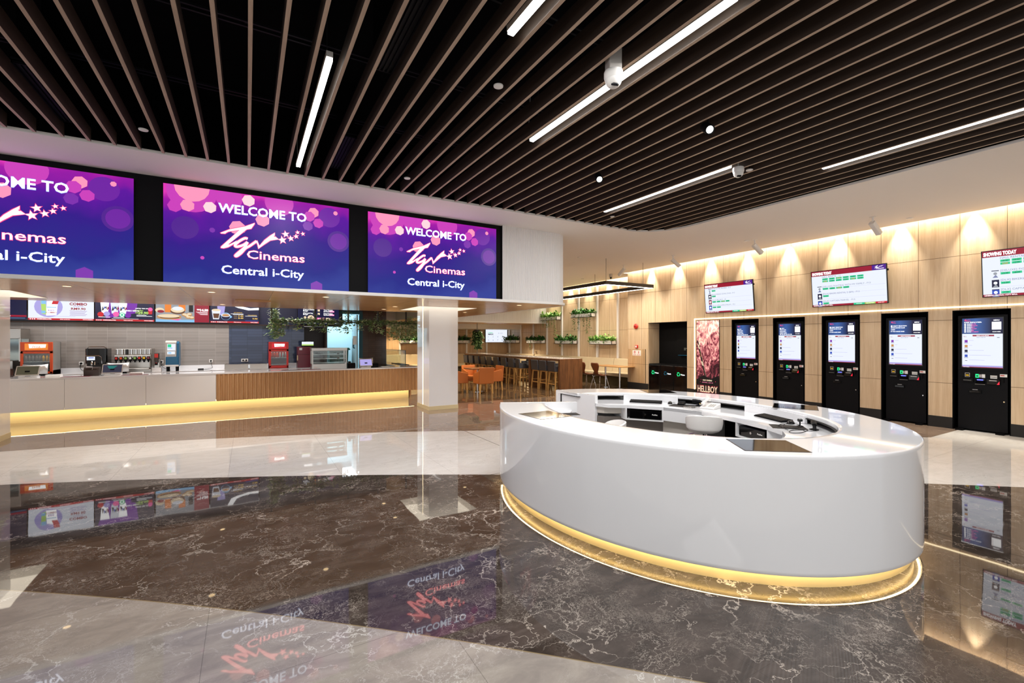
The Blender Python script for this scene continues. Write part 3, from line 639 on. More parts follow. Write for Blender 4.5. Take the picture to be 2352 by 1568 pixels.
# ------------------------------------------------------------------ ticket kiosks in the right wall
def logo(b, x, z, s_, y, mt, mt2):              # the small script logo with stars
    for pl in (A_, V_): b.poly([(x + (p - .67) * s_, y, z + (q - .44) * s_) for p, q in pl], mt)
    b.band([(x + (p - .67) * s_, z + (q - .44) * s_) for p, q in G_], .02 * s_, y, mt); b.band([(x + (p - .67) * s_, z + (q - .44) * s_) for p, q in T_], .018 * s_, y, mt)
    for p, q, r in ((1.481, .757, .061), (1.526, .853, .052), (1.599, .795, .045), (1.675, .836, .036), (1.696, .901, .03)): b.star(x + (p - .67) * s_, z + (q - .44) * s_, y, r * s_, mt)
    b.text('Cinemas', x + .33 * s_, z - .01 * s_, y, .13 * s_, .8 * s_, mt2, .03)
def kiosk_display(kind):
    b = MB(); y = .028
    x0, x1, z0, zm, z1 = -.248, .270, 1.152, 1.757, 2.035
    b.quad(x0, z0, x1, zm, y, 1); b.quad(x0, zm, .118, z1, y, 0); b.quad(.118, zm, x1, z1, y, 2)
    logo(b, -.222, 1.985, .075, y - .001, 3, 3)
    lines = {0: ['SOME SIMPLE STEPS:'], 1: ['', 'ENJOY SELECTION', 'SWIPE MOVIE CLUB', 'CARD', 'IF YOU HAVE ONE!'], 2: ['', 'STEP 1', 'SWIPE YOUR', 'BANKCARD /', 'CREDIT CARD']}[kind]
    for i, s_ in enumerate(lines):
        if s_: b.text(s_, -.222 if kind == 0 or i != 1 else -.18, 1.955 - .037 * i, y - .001, .019, None, 4, .03)
    if kind == 0:
        for i, s_ in enumerate(('MOVIE', 'SESSION', 'SEAT', 'TICKET', 'F&B', 'PAYMENT')):
            z = 1.925 - .028 * i; b.disc(-.208, z + .007, y - .001, .012, 4); b.text('MAKE' if i == 5 else 'SELECT', -.185, z, y - .001, .016, None, 4, .03); b.text(s_, -.128, z, y - .001, .016, None, 5, .03)
    else:
        b.disc(-.208, 1.925, y - .001, .016, 4)
        if kind == 2:
            for i in range(6): b.quad(-.22 + i * .05, 1.775, -.185 + i * .05, 1.79, y - .001, 4)
    b.quad(.136, 1.83, .252, 1.965, y - .001, 4); b.text('MENU', .194, 1.985, y - .001, .02, None, 4, .03, 'c'); b.text('SCAN HERE', .194, 1.785, y - .001, .014, None, 4, .03, 'c')
    for i in range(5): b.quad(.145, 1.945 - i * .022, .155, 1.953 - i * .022, y - .002, 6)
    b.quad(-.11, 1.712, .165, 1.737, y - .001, 6); b.text('SELECT YOUR MOVIE', .02, 1.718, y - .002, .012, None, 4, .02, 'c'); logo(b, -.232, 1.70, .04, y - .001, 6, 6)
    b.text('SELECT MOVIE', .0, 1.685, y - .001, .013, None, 7, .01, 'c'); b.quad(.20, 1.685, .232, 1.693, y - .001, 8)
    for i, mt in enumerate((9, 10, 11, 12, 8)):
        z = 1.60 - .088 * i
        if i < 4: b.quad(-.215, z, -.175, z + .045, y - .001, mt); b.quad(-.222, z - .016, -.168, z - .008, y - .001, 7)
        else: b.quad(-.21, z + .02, -.18, z + .028, y - .001, mt)
        b.quad(-.155, z + .034, -.155 + (.06, .04, .19, .28, .2)[i], z + .038, y - .001, 13)
    b.quad(x0, z0 + .01, x1, z0 + .04, y - .001, 14); b.quad(x0, z0, x1, z0 + .012, y - .001, 6); b.text('WWW.CINEMAS', -.235, z0 + .002, y - .002, .008, None, 4, .02)
    return b.build('display', ['kiosk_banner', 's_white1', 's_navy', 's_logo_edge', 's_white', 's_pink', 's_crimson', 's_ink', 's_navy', 's_violet', 's_tan', 's_navy', 's_blue', 's_lavender', 's_lavender'])
b = MB(); b.box(-.309, .045, .03, .33, .45, 2.09); b.box(-.309, .04, 1.1, .33, .05, 2.09); b.box(-.309, .04, .03, .33, .05, 1.094); kb = b.build('cabinet', 'kiosk_black', None, bevel=.004)
b = MB()
b.box(-.05, -.07, 0, .05, .45, .03)
kf = b.build('foot_plate', 'kiosk_frame'); kf.location = (-.27, 0, 0); kf2 = kf.copy(); COL.objects.link(kf2); kf2.location = (.25, 0, 0)
b = MB(); b.box(-.26, .03, 1.14, .282, .05, 2.05); kz = b.build('screen_bezel', 'black_gloss')
b = MB(); b.box(-.248, .025, .97, -.098, .045, 1.055); b.box(-.248, 0.0, .885, -.098, .045, .96); b.quad(-.225, .915, -.12, .922, -.001, 1); b.quad(-.21, .975, -.145, 1.05, .024, 2); b.quad(-.203, .983, -.152, 1.042, .0235, 0); b.quad(-.198, .995, -.157, 1.02, .023, 3); kc = b.build('card_reader', ['black_matt', 'grey_plastic', 'light_grey', 'yellow'])
b = MB(); b.prism3([(-.06, .04, .955), (-.06, .0, .93), (-.06, -.02, .875), (-.06, .04, .865)], (.11, 0, 0)); b.quad(-.08, .85, .05, .856, .03, 3); b.add([(-.045, -.002, .925), (.035, -.002, .925), (.035, -.006, .945), (-.045, -.006, .945)], [(0, 1, 2, 3)], 1); b.quad(-.075, .97, -.03, 1.035, .036, 2); b.quad(-.028, .975, .003, 1.03, .036, 3); b.quad(.007, .97, .05, 1.035, .036, 4); b.disc(-.052, 1.0, .035, .014, 5); kp = b.build('pin_pad', ['black_gloss', 'blue_led', 'green_led', 'light_grey', 'paper', 's_black'])
b = MB(); b.box(.083, -.01, .865, .24, .045, .955); b.quad(.11, .925, .205, .937, -.011, 1); b.quad(.115, .965, .20, 1.02, .036, 2); b.text('TICKET', .157, .985, .0355, .018, None, 3, .02, 'c'); b.poly([(.205, -.0115, .866), (.239, -.0115, .866), (.239, -.0115, .925)], 4); kt = b.build('ticket_printer', ['black_gloss', 'silver', 'paper', 's_black', 'red_led'])
b = MB(); b.box(.234, .034, 1.0, .322, .042, 1.05); b.quad(.24, 1.018, .29, 1.034, .033, 1); kl = b.build('sticker', ['paper', 'red_plastic'])
b = MB(); b.box(.268, .015, .905, .285, .045, .985); kh = b.build('card_swipe', 'black_matt')
b = MB(); b.box(-.164, .02, .69, .005, .05, .745); b.quad(-.115, .748, -.045, .757, .036, 1); b.box(-.15, .018, .70, -.01, .025, .732, 2); ks = b.build('ticket_slot', ['black_matt', 'silver', 'black_gloss'])
b = MB(); b.T = Matrix.Translation((.285, .042, .57)) @ Matrix.Rotation(R(90), 4, 'X'); b.cyl(0, 0, 0, .012, .011, n=16); ko = b.build('lock', 'chrome', smooth=40)
KD = {0: kiosk_display(0), 1: kiosk_display(1), 2: kiosk_display(2)}
klab = ['black ticket kiosk nearest the camera, its banner listing steps', 'black ticket kiosk second from the right edge', 'black ticket kiosk in the middle of the five', 'black ticket kiosk second from the film poster', 'black ticket kiosk right beside the film poster']
used = set()
for i, y in enumerate(KY):
    t = thing('ticket_kiosk', klab[i], 'ticket kiosk', (XR, y, 0), -PI / 2, 'ticket kiosks in the timber wall')
    for o in (kb, kf, kf2, kz, kc, kp, kt, kl, kh, ks, ko, KD[[0, 1, 1, 2, 2][i]]):
        if o.name in used: o = o.copy(); COL.objects.link(o)
        else: used.add(o.name)
        o.parent = t
# ------------------------------------------------------------------ schedule screens
SCHED = {
 0: [('[DLX] HOTEL MUMBAI - P13', ['16:10'], 8), ('[DLX] FRIEND ZONE (THAI) - P13', ['20:40'], 9), ('[DLX] HELLBOY - 18', ['16:40', '19:00', '21:20', '23:50'], 10), ('[DLX] UPIN & IPIN (MALAY) - P13', ['17:45', '22:55'], 11)],
 1: [('HALL RENTAL - U', ['10:20'] * 6 + ['12:00'] * 6, None), ('[DELUXE] FIGHTING WITH MY FAMILY - P13', ['15:30', '18:00', '20:30', '23:00'], 8), ('[DLX] BIKERS RENTAL 2 (BM) - P13', ['15:30'], 9), ('[DLX] CAPTAIN MARVEL - P13', ['17:45'], 11)]}
def tv_display(k):
    b = MB(); W, H = 1.40, .785; y = 0
    b.quad(-W / 2, 0, W / 2, H, y, 0); b.quad(-W / 2, H - .105, W / 2, H, y - .001, 1); b.quad(W * .2, H - .105, W / 2, H, y - .0015, 2); b.quad(W * .33, H - .105, W / 2, H, y - .002, 12)
    b.text('SHOWING TODAY', -W / 2 + .015, H - .083, y - .002, .062, .40, 3, .05); logo(b, W / 2 - .19, H - .082, .14, y - .003, 3, 3)
    z = H - .15; left = -W / 2 + .22
    for name, times, th in SCHED[k]:
        rows = (len(times) + 5) // 6
        b.text(name, left, z, y - .001, .034, None, 5, .0)
        for j, tm in enumerate(times):
            x = left + (j % 6) * .135; zz = z - .052 - (j // 6) * .047
            b.quad(x, zz, x + .115, zz + .038, y - .001, 4); b.text(tm, x + .0575, zz + .006, y - .002, .025, None, 6 if (j % 4 != 2) else 13, .015, 'c')
        if th is not None:
            b.quad(left - .11, z - .105, left - .02, z + .025, y - .001, th); b.quad(left - .11, z + .012, left - .02, z + .025, y - .0015, 7); b.disc(left - .065, z - .03, y - .002, .024, 3 if th != 8 else 14, 9); b.poly([(left - .1, y - .002, z - .1), (left - .03, y - .002, z - .1), (left - .06, y - .002, z - .05)], 14 if th != 8 else 5)
        z -= .052 * rows + .11 if k else .152
    for q in (.2, .35, .5): b.quad(left - .11, H * q, W / 2 - .02, H * q + .002, y - .0005, 15)
    b.quad(-W / 2, 0, W / 2, .038, y - .001, 1); b.text('CINEMAS CENTRAL i-CITY MALL', -W / 2 + .015, .009, y - .002, .02, None, 3, .02)
    for x0, x1, mt, s_ in ((.11, .31, 4, 'AVAILABLE'), (.315, .5, 16, 'SELLING FAST'), (.505, .69, 17, 'SOLD OUT')): b.quad(x0, 0, x1, .036, y - .002, mt); b.text(s_, (x0 + x1) / 2, .01, y - .003, .016, None, 3, .0, 'c')
    return b.build('display', ['s_white1', 's_crimson', 's_crimson', 's_white', 's_green', 's_ink', 's_darkgreen', 's_navy', 's_white1', 's_navy', 's_crimson', 's_blue', 's_plum', 's_orange', 's_grey', 's_lavender', 's_lime', 's_red'])
D1, D0 = tv_display(1), tv_display(0)
for i, (yc, d, lab) in enumerate(((2.04, None, 'wall schedule screen cut off by the right edge of the picture'), (4.83, D1, 'wall schedule screen in the middle, with twelve green times in two rows'), (7.64, D0, 'wall schedule screen farthest left, above the film poster end'))):
    t = thing('schedule_screen', lab, 'screen', (XR - .10, yc, 2.39), -PI / 2, 'schedule screens on the timber wall', rx=0)
    t.rotation_euler = (R(-4.), 0, -PI / 2)
    t.rotation_mode = 'XYZ'
    mt = Matrix.Translation((XR - .09, yc, 2.39)) @ Matrix.Rotation(-PI / 2, 4, 'Z') @ Matrix.Rotation(R(5.5), 4, 'X')
    t.matrix_world = mt
    if d is None: d = D1.copy(); COL.objects.link(d)
    d.parent = t; d.location = (0, -.002, .012)
    b = MB(); b.box(-.715, 0, 0, .715, .035, .81); b.box(-.5, .035, .1, .5, .05, .7); b.build('casing', 'black_gloss', t, bevel=.003)
    b = MB(); b.box(-.25, .05, .3, .25, .075, .5); b.box(.715, .005, .66, .735, .03, .70); b.build('bracket', 'black_matt', t)
# ------------------------------------------------------------------ poster, waste station, fire point
t = thing('film_poster', 'tall backlit film poster in reds beside the ticket kiosks', 'poster', (XR, 8.355, .04), -PI / 2)
b = MB(); b.box(-.375, -.012, 0, .375, .0, 2.165); b.build('frame', 'black_matt', t)
b = MB(); b.quad(-.365, .01, .365, 2.155, -.014, 0)
rnd = random.Random(4)
for k in range(7):                              # plain diagonal blades of colour, no figure
    x = -.36 + .03 * k; z = 1.6 - .12 * k
    b.poly([(x, -.015 - .0002 * k, z), (x + .05, -.015 - .0002 * k, z - .02), (x + .22, -.015 - .0002 * k, z - .62), (x + .2, -.015 - .0002 * k, z - .64)], (1, 2, 1, 3, 1, 2, 1)[k])
b.poly([(-.365, -.0175, .01), (.365, -.0175, .01), (.365, -.0175, .62), (.1, -.0175, .5), (-.12, -.0175, .6), (-.365, -.0175, .46)], 1)
for k in range(22): b.disc(rnd.uniform(-.34, .34), rnd.uniform(.3, 1.9), -.018, rnd.uniform(.004, .012), 7, 6)
b.text('ONLY CINEMAS', 0, .44, -.019, .04, .30, 2, .04, 'c'); b.text('APRIL 2019', 0, .385, -.019, .02, .36, 4, .02, 'c')
b.text('HELLBOY', 0, .115, -.019, .2, .66, 5, .05, 'c'); b.text('HELLBOY', 0, .122, -.0195, .18, .64, 2, .02, 'c'); b.text('COMING SOON', 0, .06, -.019, .022, .3, 2, .02, 'c')
b.build('print', ['poster_art', 's_black', 's_cream', 's_brown', 's_rose', 's_crimson', 's_tan', 's_logo_edge'], t)
t = thing('waste_station', 'black three bin waste station with recycling symbols in the wall niche', 'waste bin', (XR, 9.815, 0), -PI / 2)
b = MB(); b.box(-.75, .02, .02, .75, .5, .86); b.box(-.75, .03, .86, .75, .5, .875); b.build('cabinet', 'black_matt', t)
for i, (xx, mt, s_) in enumerate(((-.5, 'green_led', 'Waste'), (0, 'blue_plastic', 'Plastic'), (.5, 'green_led', 'Waste'))):
    b = MB(); b.box(xx - .24, .008, .05, xx + .24, .02, .84); d = b.build('door', 'black_gloss', t, bevel=.002); b = MB()
    for k in range(3):
        a = R(90 + 120 * k); pts = [(xx - .06 + .05 * math.cos(a + q), .60 + .05 * math.sin(a + q)) for q in (R(-38), R(-5), R(28))]
        b.band(pts, .012, .004, 0)
        q = a + R(34); b.poly([(xx - .06 + (.05 + r) * math.cos(q + s2), .0035, .60 + (.05 + r) * math.sin(q + s2)) for r, s2 in ((-.028, 0), (.028, 0), (0, .5))], 0)
    b.text(s_, xx + .02, .575, .004, .04, None, 1, .03); b.build('symbol', [mt, 's_white'], d)
b = MB(); b.box(.0, .45, .875, .75, .5, 2.2); b.box(-.75, .5, .0, .75, .55, 2.2); b.box(-.76, .0, 2.19, .76, .55, 2.2); b.build('back_panel', 'black_matt', t)
t = thing('tap', 'small blue-lit tap above the black waste station', 'tap', (XR + .42, 9.35, 1.28), -PI / 2)
b = MB(); b.tube([(-.1, .02, .1), (-.02, .02, .1), (.04, .02, .09), (.06, .02, .05), (.06, .02, -.02)], .014, 10); b.box(-.16, 0, .04, -.09, .04, .12); b.build('spout', 'chrome', t, smooth=40)
b = MB(); b.box(-.35, -.05, -.12, .24, .08, -.105); b.build('shelf', 'blue_plastic', t)
t = thing('fire_bell', 'round red fire alarm bell on the timber wall', 'fire bell', (XR, 11.1, 2.10), -PI / 2)
b = MB(); b.T = Matrix.Rotation(R(90), 4, 'X'); b.lathe([(.05, 0), (.09, .015), (.088, .04), (.06, .06), (.02, .066)], n=28); b.build('gong', 'red_plastic', t, smooth=50)
b = MB(); b.T = Matrix.Rotation(R(90), 4, 'X'); b.lathe([(.022, .06), (.022, .072)], n=16); b.build('hub', 'bronze', t)
t = thing('call_point', 'small red fire call point on the timber wall', 'fire alarm', (XR, 11.07, 1.42), -PI / 2)
b = MB(); b.rbox(-.05, -.045, -.05, .05, 0, .05, .01, axis='y'); b.build('box', 'red_plastic', t); b = MB(); b.box(-.03, -.048, -.03, .03, -.045, .03); b.build('window', 'paper', t)
t = thing('fire_hose_cabinet', 'timber clad hose cabinet door with a red and white sign on it', 'fire cabinet', (XR, 11.07, 0), -PI / 2)
b = MB(); b.box(-.38, -.012, .215, .37, 0, 1.34); b.build('door', 'wall_wood_x', t, bevel=.002); b = MB(); b.box(.37, -.014, .215, .385, 0, 1.34); b.build('edge_trim', 'olive', t)
b = MB(); b.quad(-.19, 1.12, .19, 1.30, -.014, 0); b.disc(-.09, 1.235, -.015, .04, 1, 18); b.disc(-.09, 1.235, -.0155, .018, 0, 14); b.poly([(.075, -.015, 1.19), (.105, -.015, 1.19), (.105, -.015, 1.255), (.09, -.015, 1.285), (.075, -.015, 1.255)], 1); b.text('HOSE REEL', -.09, 1.155, -.015, .02, None, 1, .02, 'c'); b.text('FIRE EXTINGUISHER', .09, 1.155, -.015, .016, .15, 1, .02, 'c'); b.text('PEMADAM API', .09, 1.132, -.015, .014, None, 1, .02, 'c'); b.text('GELUNG HOS', -.09, 1.132, -.015, .014, None, 1, .02, 'c'); b.build('sign', ['paper', 'red_plastic'], t)
# ------------------------------------------------------------------ oval reception desk
DX, DY, DA, DB = 4.0, 3.48, 1.742, 2.144; ZT = .89; ZB = .093
def el(phi, inset=0., k=1): 
    t = R(phi); return (DX + (DA - inset) * math.cos(t), DY + (DB - inset) * math.sin(t))
F0, F1 = 88.5, -219.5                              # from the far arm clockwise round the front to the left arm
PH = [F0 + (F1 - F0) * i / 150 for i in range(151)]
def ring(b, o0, o1, z0, z1, phis, mat=0, cap=True):
    vs = []
    for p in phis: vs += [(*el(p, o0), z0), (*el(p, o0), z1), (*el(p, o1), z1), (*el(p, o1), z0)]
    n = len(phis); fs = []
    for i in range(n - 1):
        a, c = 4 * i, 4 * i + 4
        fs += [(a, a + 1, c + 1, c), (a + 1, a + 2, c + 2, c + 1), (a + 2, a + 3, c + 3, c + 2), (a + 3, a, c, c + 3)]
    if cap: fs += [(0, 3, 2, 1), (4 * n - 4, 4 * n - 3, 4 * n - 2, 4 * n - 1)]
    b.add(vs, fs, mat); return b
D = thing('reception_desk', 'glossy white oval reception desk with glowing gold plinth', 'desk', (0, 0, 0))
b = MB()
prof = [(.012, ZB), (.006, ZB), (.0, ZB + .006), (0., ZB + .03), (0., ZT - .03), (0., ZT - .010), (.004, ZT - .003), (.012, ZT)]
vs = []
for p in PH: vs += [(*el(p, d), z) for d, z in prof]
n = len(prof); fs = [(i * n + k, i * n + k + 1, (i + 1) * n + k + 1, (i + 1) * n + k) for i in range(len(PH) - 1) for k in range(n - 1)]
b.add(vs, fs); ring(b, .001, .04, ZB + .012, ZT - .012, PH); b.build('outer_shell', 'white_solid', D, smooth=50)
b = MB(); vs = []; prof = [(.012, ZT), (.06, ZT), (.50, ZT), (.532, ZT), (.54, ZT - .006), (.54, ZT - .03), (.54, ZT - .04), (.05, ZT - .04)]
for p in PH: vs += [(*el(p, d), z) for d, z in prof]
b.add(vs, [(i * n + k, i * n + k + 1, (i + 1) * n + k + 1, (i + 1) * n + k) for i in range(len(PH) - 1) for k in range(n - 1)])
b.build('ledge', 'white_solid', D, smooth=40)
b = MB(); ring(b, .06, .09, 0, ZB + .02, PH); b.build('plinth', 'gold', D, smooth=40)
b = MB(); ring(b, .022, .032, ZB + .003, ZB + .012, PH); b.build('light_strip', 'desk_led', D, smooth=40)
b = MB(); ring(b, .012, .06, ZB + .013, ZB + .03, PH); b.build('underside', 'white_satin', D)
# arm ends
def slab(b, p0, p1, th, z0, z1, mat=0):
    d = (Vector(p1) - Vector(p0)).normalized(); q = Vector((-d.y, d.x)) * th
    b.prism([p0, p1, (p1[0] + q.x, p1[1] + q.y), (p0[0] + q.x, p0[1] + q.y)], z0, z1, mat)
e0 = el(F0); e1 = el(F1)
b = MB(); slab(b, (e0[0] + .002, e0[1]), (4.075, 4.76), .05, ZB, ZT + .001); o = b.build('end_panel', 'white_solid', D, bevel=.003)
b = MB(); slab(b, e1, (3.50, 4.44), -.05, ZB, ZT + .001); b.build('end_panel', 'white_solid', D, bevel=.003)
# riser between the worktop and the ledge, with three open pigeon holes
b = MB()
for a0, a1 in ((57, 27), (16.5, 14), (-6, -38), (-78, -219.5)):
    ring(b,   .545, .57, .79, ZT - .02, [a0 + (a1 - a0) * i / 30 for i in range(31)])
b.build('riser', 'white_solid', D, smooth=40)
b = MB(); ring(b, .12, .14, .60, ZT - .04, [F0 + (-90 - F0) * i / 50 for i in range(51)]); ring(b, .12, .56, ZT - .05, ZT - .042, [F0 + (-90 - F0) * i / 50 for i in range(51)])
b.build('pigeon_hole', 'charcoal', D)
# lower worktop
EDGE = [(4.07, 4.74), (4.14, 4.55), (4.32, 4.41), (4.585, 4.035), (4.70, 3.56), (4.60, 3.05), (4.48, 2.64), (4.36, 2.42), (4.2, 2.30), (4.08, 2.25), (3.9, 2.24)]
LEFT = [(3.9 - .84 * math.sin(R(q)), 3.48 - 1.24 * math.cos(R(q))) for q in range(8, 140, 12)] + [(3.44, 4.44)]
EIN = EDGE + LEFT
def outer_of(p):
    a = math.degrees(math.atan2((p[1] - DY) / DB, (p[0] - DX) / DA)); return el(a, .07)
b = MB(); vs = []
for p in EIN:
    q = outer_of(p); vs += [(*p, .75), (*p, .79), (*q, .79), (*q, .75)]
fs = []
for i in range(len(EIN) - 1):
    a, c = 4 * i, 4 * i + 4; fs += [(a, c, c + 1, a + 1), (a + 1, c + 1, c + 2, a + 2), (a + 3, a, c, c + 3)[::-1]]
b.add(vs, fs); b.build('worktop', 'white_solid', D)
def wallseg(b, pts, z0, z1, th=.02, mat=0):
    for p, q in zip(pts, pts[1:]):
        d = (Vector(q) - Vector(p)).normalized(); m_ = Vector((-d.y, d.x))
        c = Vector((DX, DY)); mid = (Vector(p) + Vector(q)) / 2
        if (mid - c).dot(m_) < 0: m_ = -m_
        m_ *= th
        b.prism([p, q, (q[0] + m_.x, q[1] + m_.y), (p[0] + m_.x, p[1] + m_.y)], z0, z1, mat)
b = MB(); wallseg(b, EDGE[3:5], .62, .788); b.build('apron', 'white_solid', D)
b = MB(); wallseg(b, EDGE[7:], .06, .788); b.build('apron', 'white_solid', D)
b = MB(); wallseg(b, EDGE[2:4], .60, .618, .4); b.build('drawer_shelf', 'white_solid', D)
b = MB(); wallseg(b, EDGE[5:8], .60, .618, .35); b.build('drawer_shelf', 'white_solid', D)
for p in (EDGE[2], EDGE[3], EDGE[5], EDGE[6]):
    b = MB(); q = outer_of(p); d = (Vector(q) - Vector(p)).normalized(); m_ = Vector((-d.y, d.x)) * .02
    b.prism([p, (p[0] + d.x * .45, p[1] + d.y * .45), (p[0] + d.x * .45 + m_.x, p[1] + d.y * .45 + m_.y), (p[0] + m_.x, p[1] + m_.y)], .60, .752); b.build('drawer_cheek', 'white_solid', D)
b = MB(); ins = [(p[0] + (outer_of(p)[0] - p[0]) * .12, p[1] + (outer_of(p)[1] - p[1]) * .12) for p in EIN]
wallseg(b, ins[:4], .0, .62); b.build('base_panel', 'taupe', D)
b = MB(); wallseg(b, ins[3:5], .0, .62); b.build('base_panel', 'beige_panel', D)
b = MB(); wallseg(b, [(p[0] + (outer_of(p)[0] - p[0]) * .55, p[1] + (outer_of(p)[1] - p[1]) * .55) for p in EIN[4:]], .0, .72); b.build('base_panel', 'black_matt', D)
b = MB(); wallseg(b, ins[:3], .66, .75); b.build('drawer_front', 'beige_panel', D)
# inlaid black glass panels
for cx, cy, rz, sx, sy, lab in ((3.225, 1.905, -37, .42, .36, 'black glass panel set in the front of the white desk top, reflecting timber'), (2.60, 3.80, 2, .37, .39, 'black glass panel set in the left arm of the white desk top'), (5.22, 4.70, 60, .42, .40, 'black glass panel set in the far end of the white desk top'), (5.37, 2.84, -62, .42, .40, 'black glass panel set in the right side of the white desk top')):
    t = thing('desk_inlay', lab, 'glass panel', (cx, cy, ZT), R(rz), 'black glass panels in the desk top')
    b = MB(); b.box(-sx / 2, -sy / 2, 0, sx / 2, sy / 2, .003); b.build('pane', 'black_gloss', t)
    b = MB()
    for q in (-1, 1): b.box(q * sx / 2, -sy / 2 - .006, 0, q * (sx / 2 + .006), sy / 2 + .006, .0025); b.box(-sx / 2, q * sy / 2, 0, sx / 2, q * (sy / 2 + .006), .0025)
    b.build('rim', 'bronze', t)
# cash drawers
for (p, q), lab in (((EDGE[2], EDGE[3]), 'black cash drawer under the far keyboard of the desk'), ((EDGE[5], EDGE[6]), 'black cash drawer under the right keyboard of the desk')):
    mx, my = (p[0] + q[0]) / 2, (p[1] + q[1]) / 2; a = math.atan2(q[1] - p[1], q[0] - p[0])
    d = (Vector(p) - Vector(q)).length
    t = thing('cash_drawer', lab, 'cash drawer', (mx, my, .62), a, 'cash drawers in the desk')
    w = d / 2 - .035
    b = MB(); b.box(-w, .02, 0, w, .36, .105); b.build('body', 'black_matt', t)
    b = MB(); b.box(-w, .008, .004, w, .02, .102); b.build('front', 'black_gloss', t, bevel=.002)
    b = MB(); b.T = Matrix.Translation((0, .008, .055)) @ Matrix.Rotation(R(90), 4, 'X'); b.cyl(0, 0, 0, .012, .013, n=16); b.build('lock', 'chrome', t, smooth=40)
    b = MB(); b.text('Posiflex', w * .45, .055, .0075, .016, None, 0, .02); b.build('lettering', ['paper'], t)
# desk equipment
def keyboard(loc, rz, lab):
    t = thing('keyboard', lab, 'keyboard', loc, rz, 'black keyboards on the desk')
    b = MB(); b.prism3([(-.21, -.07, 0), (-.21, -.07, .012), (-.21, .07, .026), (-.21, .07, 0)], (.42, 0, 0)); b.build('base', 'black_matt', t)
    b = MB()
    for r in range(5):
        for c in range(18):
            x = -.2 + c * .0222; y = -.06 + r * .024; z = .0125 + (y + .07) * .1
            b.box(x, y, z, x + .018, y + .019, z + .006)
    b.build('keys', 'charcoal', t)
keyboard((4.73, 4.47, .79), R(-52), 'black keyboard at the far end of the desk, beside a mouse')
keyboard((4.93, 2.84, .79), R(-112), 'black keyboard at the right of the desk, near the tangled cables')
def mouse(loc, rz, lab):
    t = thing('mouse', lab, 'mouse', loc, rz, 'black mice on the desk')
    b = MB(); b.lathe([(.001, .034), (.012, .033), (.022, .026), (.028, .014), (.03, 0)], n=20); o = b.build('shell', 'black_gloss', t, smooth=60); o.scale = (1, 1.6, 1)
    b = MB(); b.tube([(0, .045, .01), (.02, .1, .006), (.08, .15, .006), (.1, .22, .006)], .002, 6); b.build('cord', 'cable', t)
mouse((4.91, 4.21, .79), R(-60), 'black mouse right of the far keyboard'); mouse((4.80, 2.58, .79), R(-100), 'black mouse at the front end of the right keyboard')
for (cx, cy, rz, sx, sy), lab in (((4.90, 3.98, -65, .32, .24), 'dark grey desk mat between mouse and telephone'), ((4.60, 2.50, -50, .30, .22), 'dark grey desk mat under the tangled cables')):
    t = thing('desk_mat', lab, 'desk mat', (cx, cy, .79), R(rz), 'dark mats on the desk'); b = MB(); b.rbox(-sx / 2, -sy / 2, 0, sx / 2, sy / 2, .003, .01); b.build('sheet', 'charcoal', t)
t = thing('telephone', 'white desk telephone with handset on the desk', 'telephone', (5.03, 3.68, .79), R(-78))
b = MB(); b.prism3([(-.09, -.11, 0), (-.09, -.11, .02), (-.09, .09, .065), (-.09, .09, 0)], (.18, 0, 0)); b.build('base', 'white_satin', t, bevel=.008)
b = MB(); b.tube([(-.055, -.1, .06), (-.055, -.08, .075), (-.055, 0, .092), (-.055, .07, .108), (-.055, .09, .1)], .018, 10); b.tube([(-.055, -.085, .05), (-.055, -.085, .075)], .026, 12); b.tube([(-.055, .075, .075), (-.055, .075, .108)], .026, 12); b.build('handset', 'white_satin', t, smooth=50)
b = MB()
for r in range(4):
    for c in range(3): b.box(.0 + c * .026, -.075 + r * .026, .026 + r * .0058, .018 + c * .026, -.058 + r * .026, .034 + r * .0058)
b.build('keys', 'light_grey', t)
b = MB(); b.tube([(-.09, -.1, .01)] + [(-.12 - .004 * k + .012 * math.cos(k * 1.9), -.12 - .006 * k, .012 + .01 * math.sin(k * 1.9)) for k in range(26)] + [(-.09, -.28, .004)], .0025, 6); b.build('cord', 'light_grey', t)
def scanner(loc, rz, lab):
    t = thing('barcode_scanner', lab, 'barcode scanner', loc, rz, 'hand scanners on the desk')
    t.scale = (.8, .8, .72)
    b = MB(); b.tube([(0, -.09, .085), (0, -.05, .09), (0, .02, .085), (0, .05, .07)], .032, 14, r1=.024); b.tube([(0, .03, .075), (0, .06, .04), (0, .085, .012)], .019, 12); b.build('body', 'kiosk_black', t, smooth=50)
    b = MB(); b.box(-.012, .02, .04, .012, .045, .06); b.build('trigger', 'yellow', t)
    b = MB(); b.lathe([(.05, 0), (.05, .008), (.015, .02), (.012, .06)], n=18); b.build('stand', 'black_matt', t, smooth=40)
    b = MB(); b.tube([(0, .09, .012), (.03, .14, .006), (.1, .16, .005), (.14, .08, .005), (.08, .0, .005), (.12, -.08, .005), (.22, -.04, .005)], .003, 6); b.build('cord', 'cable', t)
scanner((4.68, 2.30, .79), R(120), 'black and yellow hand scanner in the right pigeon hole of the desk'); scanner((5.06, 3.88, .79), R(200), 'black hand scanner standing behind the white telephone')
def cablething(name, lab, cat, loc, pts, r=.003):
    b = MB(); b.tube(smoothpath(pts, 5), r, 6); o = put(b.build(name, 'cable', smooth=60), loc); tag(o, lab, cat)
cablething('cable', 'tangled thin black cable curled on the mat at the right of the desk', 'cable', (4.62, 2.50, .797), [(.15, .05, 0), (.05, .1, 0), (-.08, .06, .0), (-.1, -.04, 0), (0, -.09, 0), (.1, -.05, .01), (.06, .03, .02), (-.05, .03, .01), (-.14, -.02, 0), (-.2, -.1, 0)])
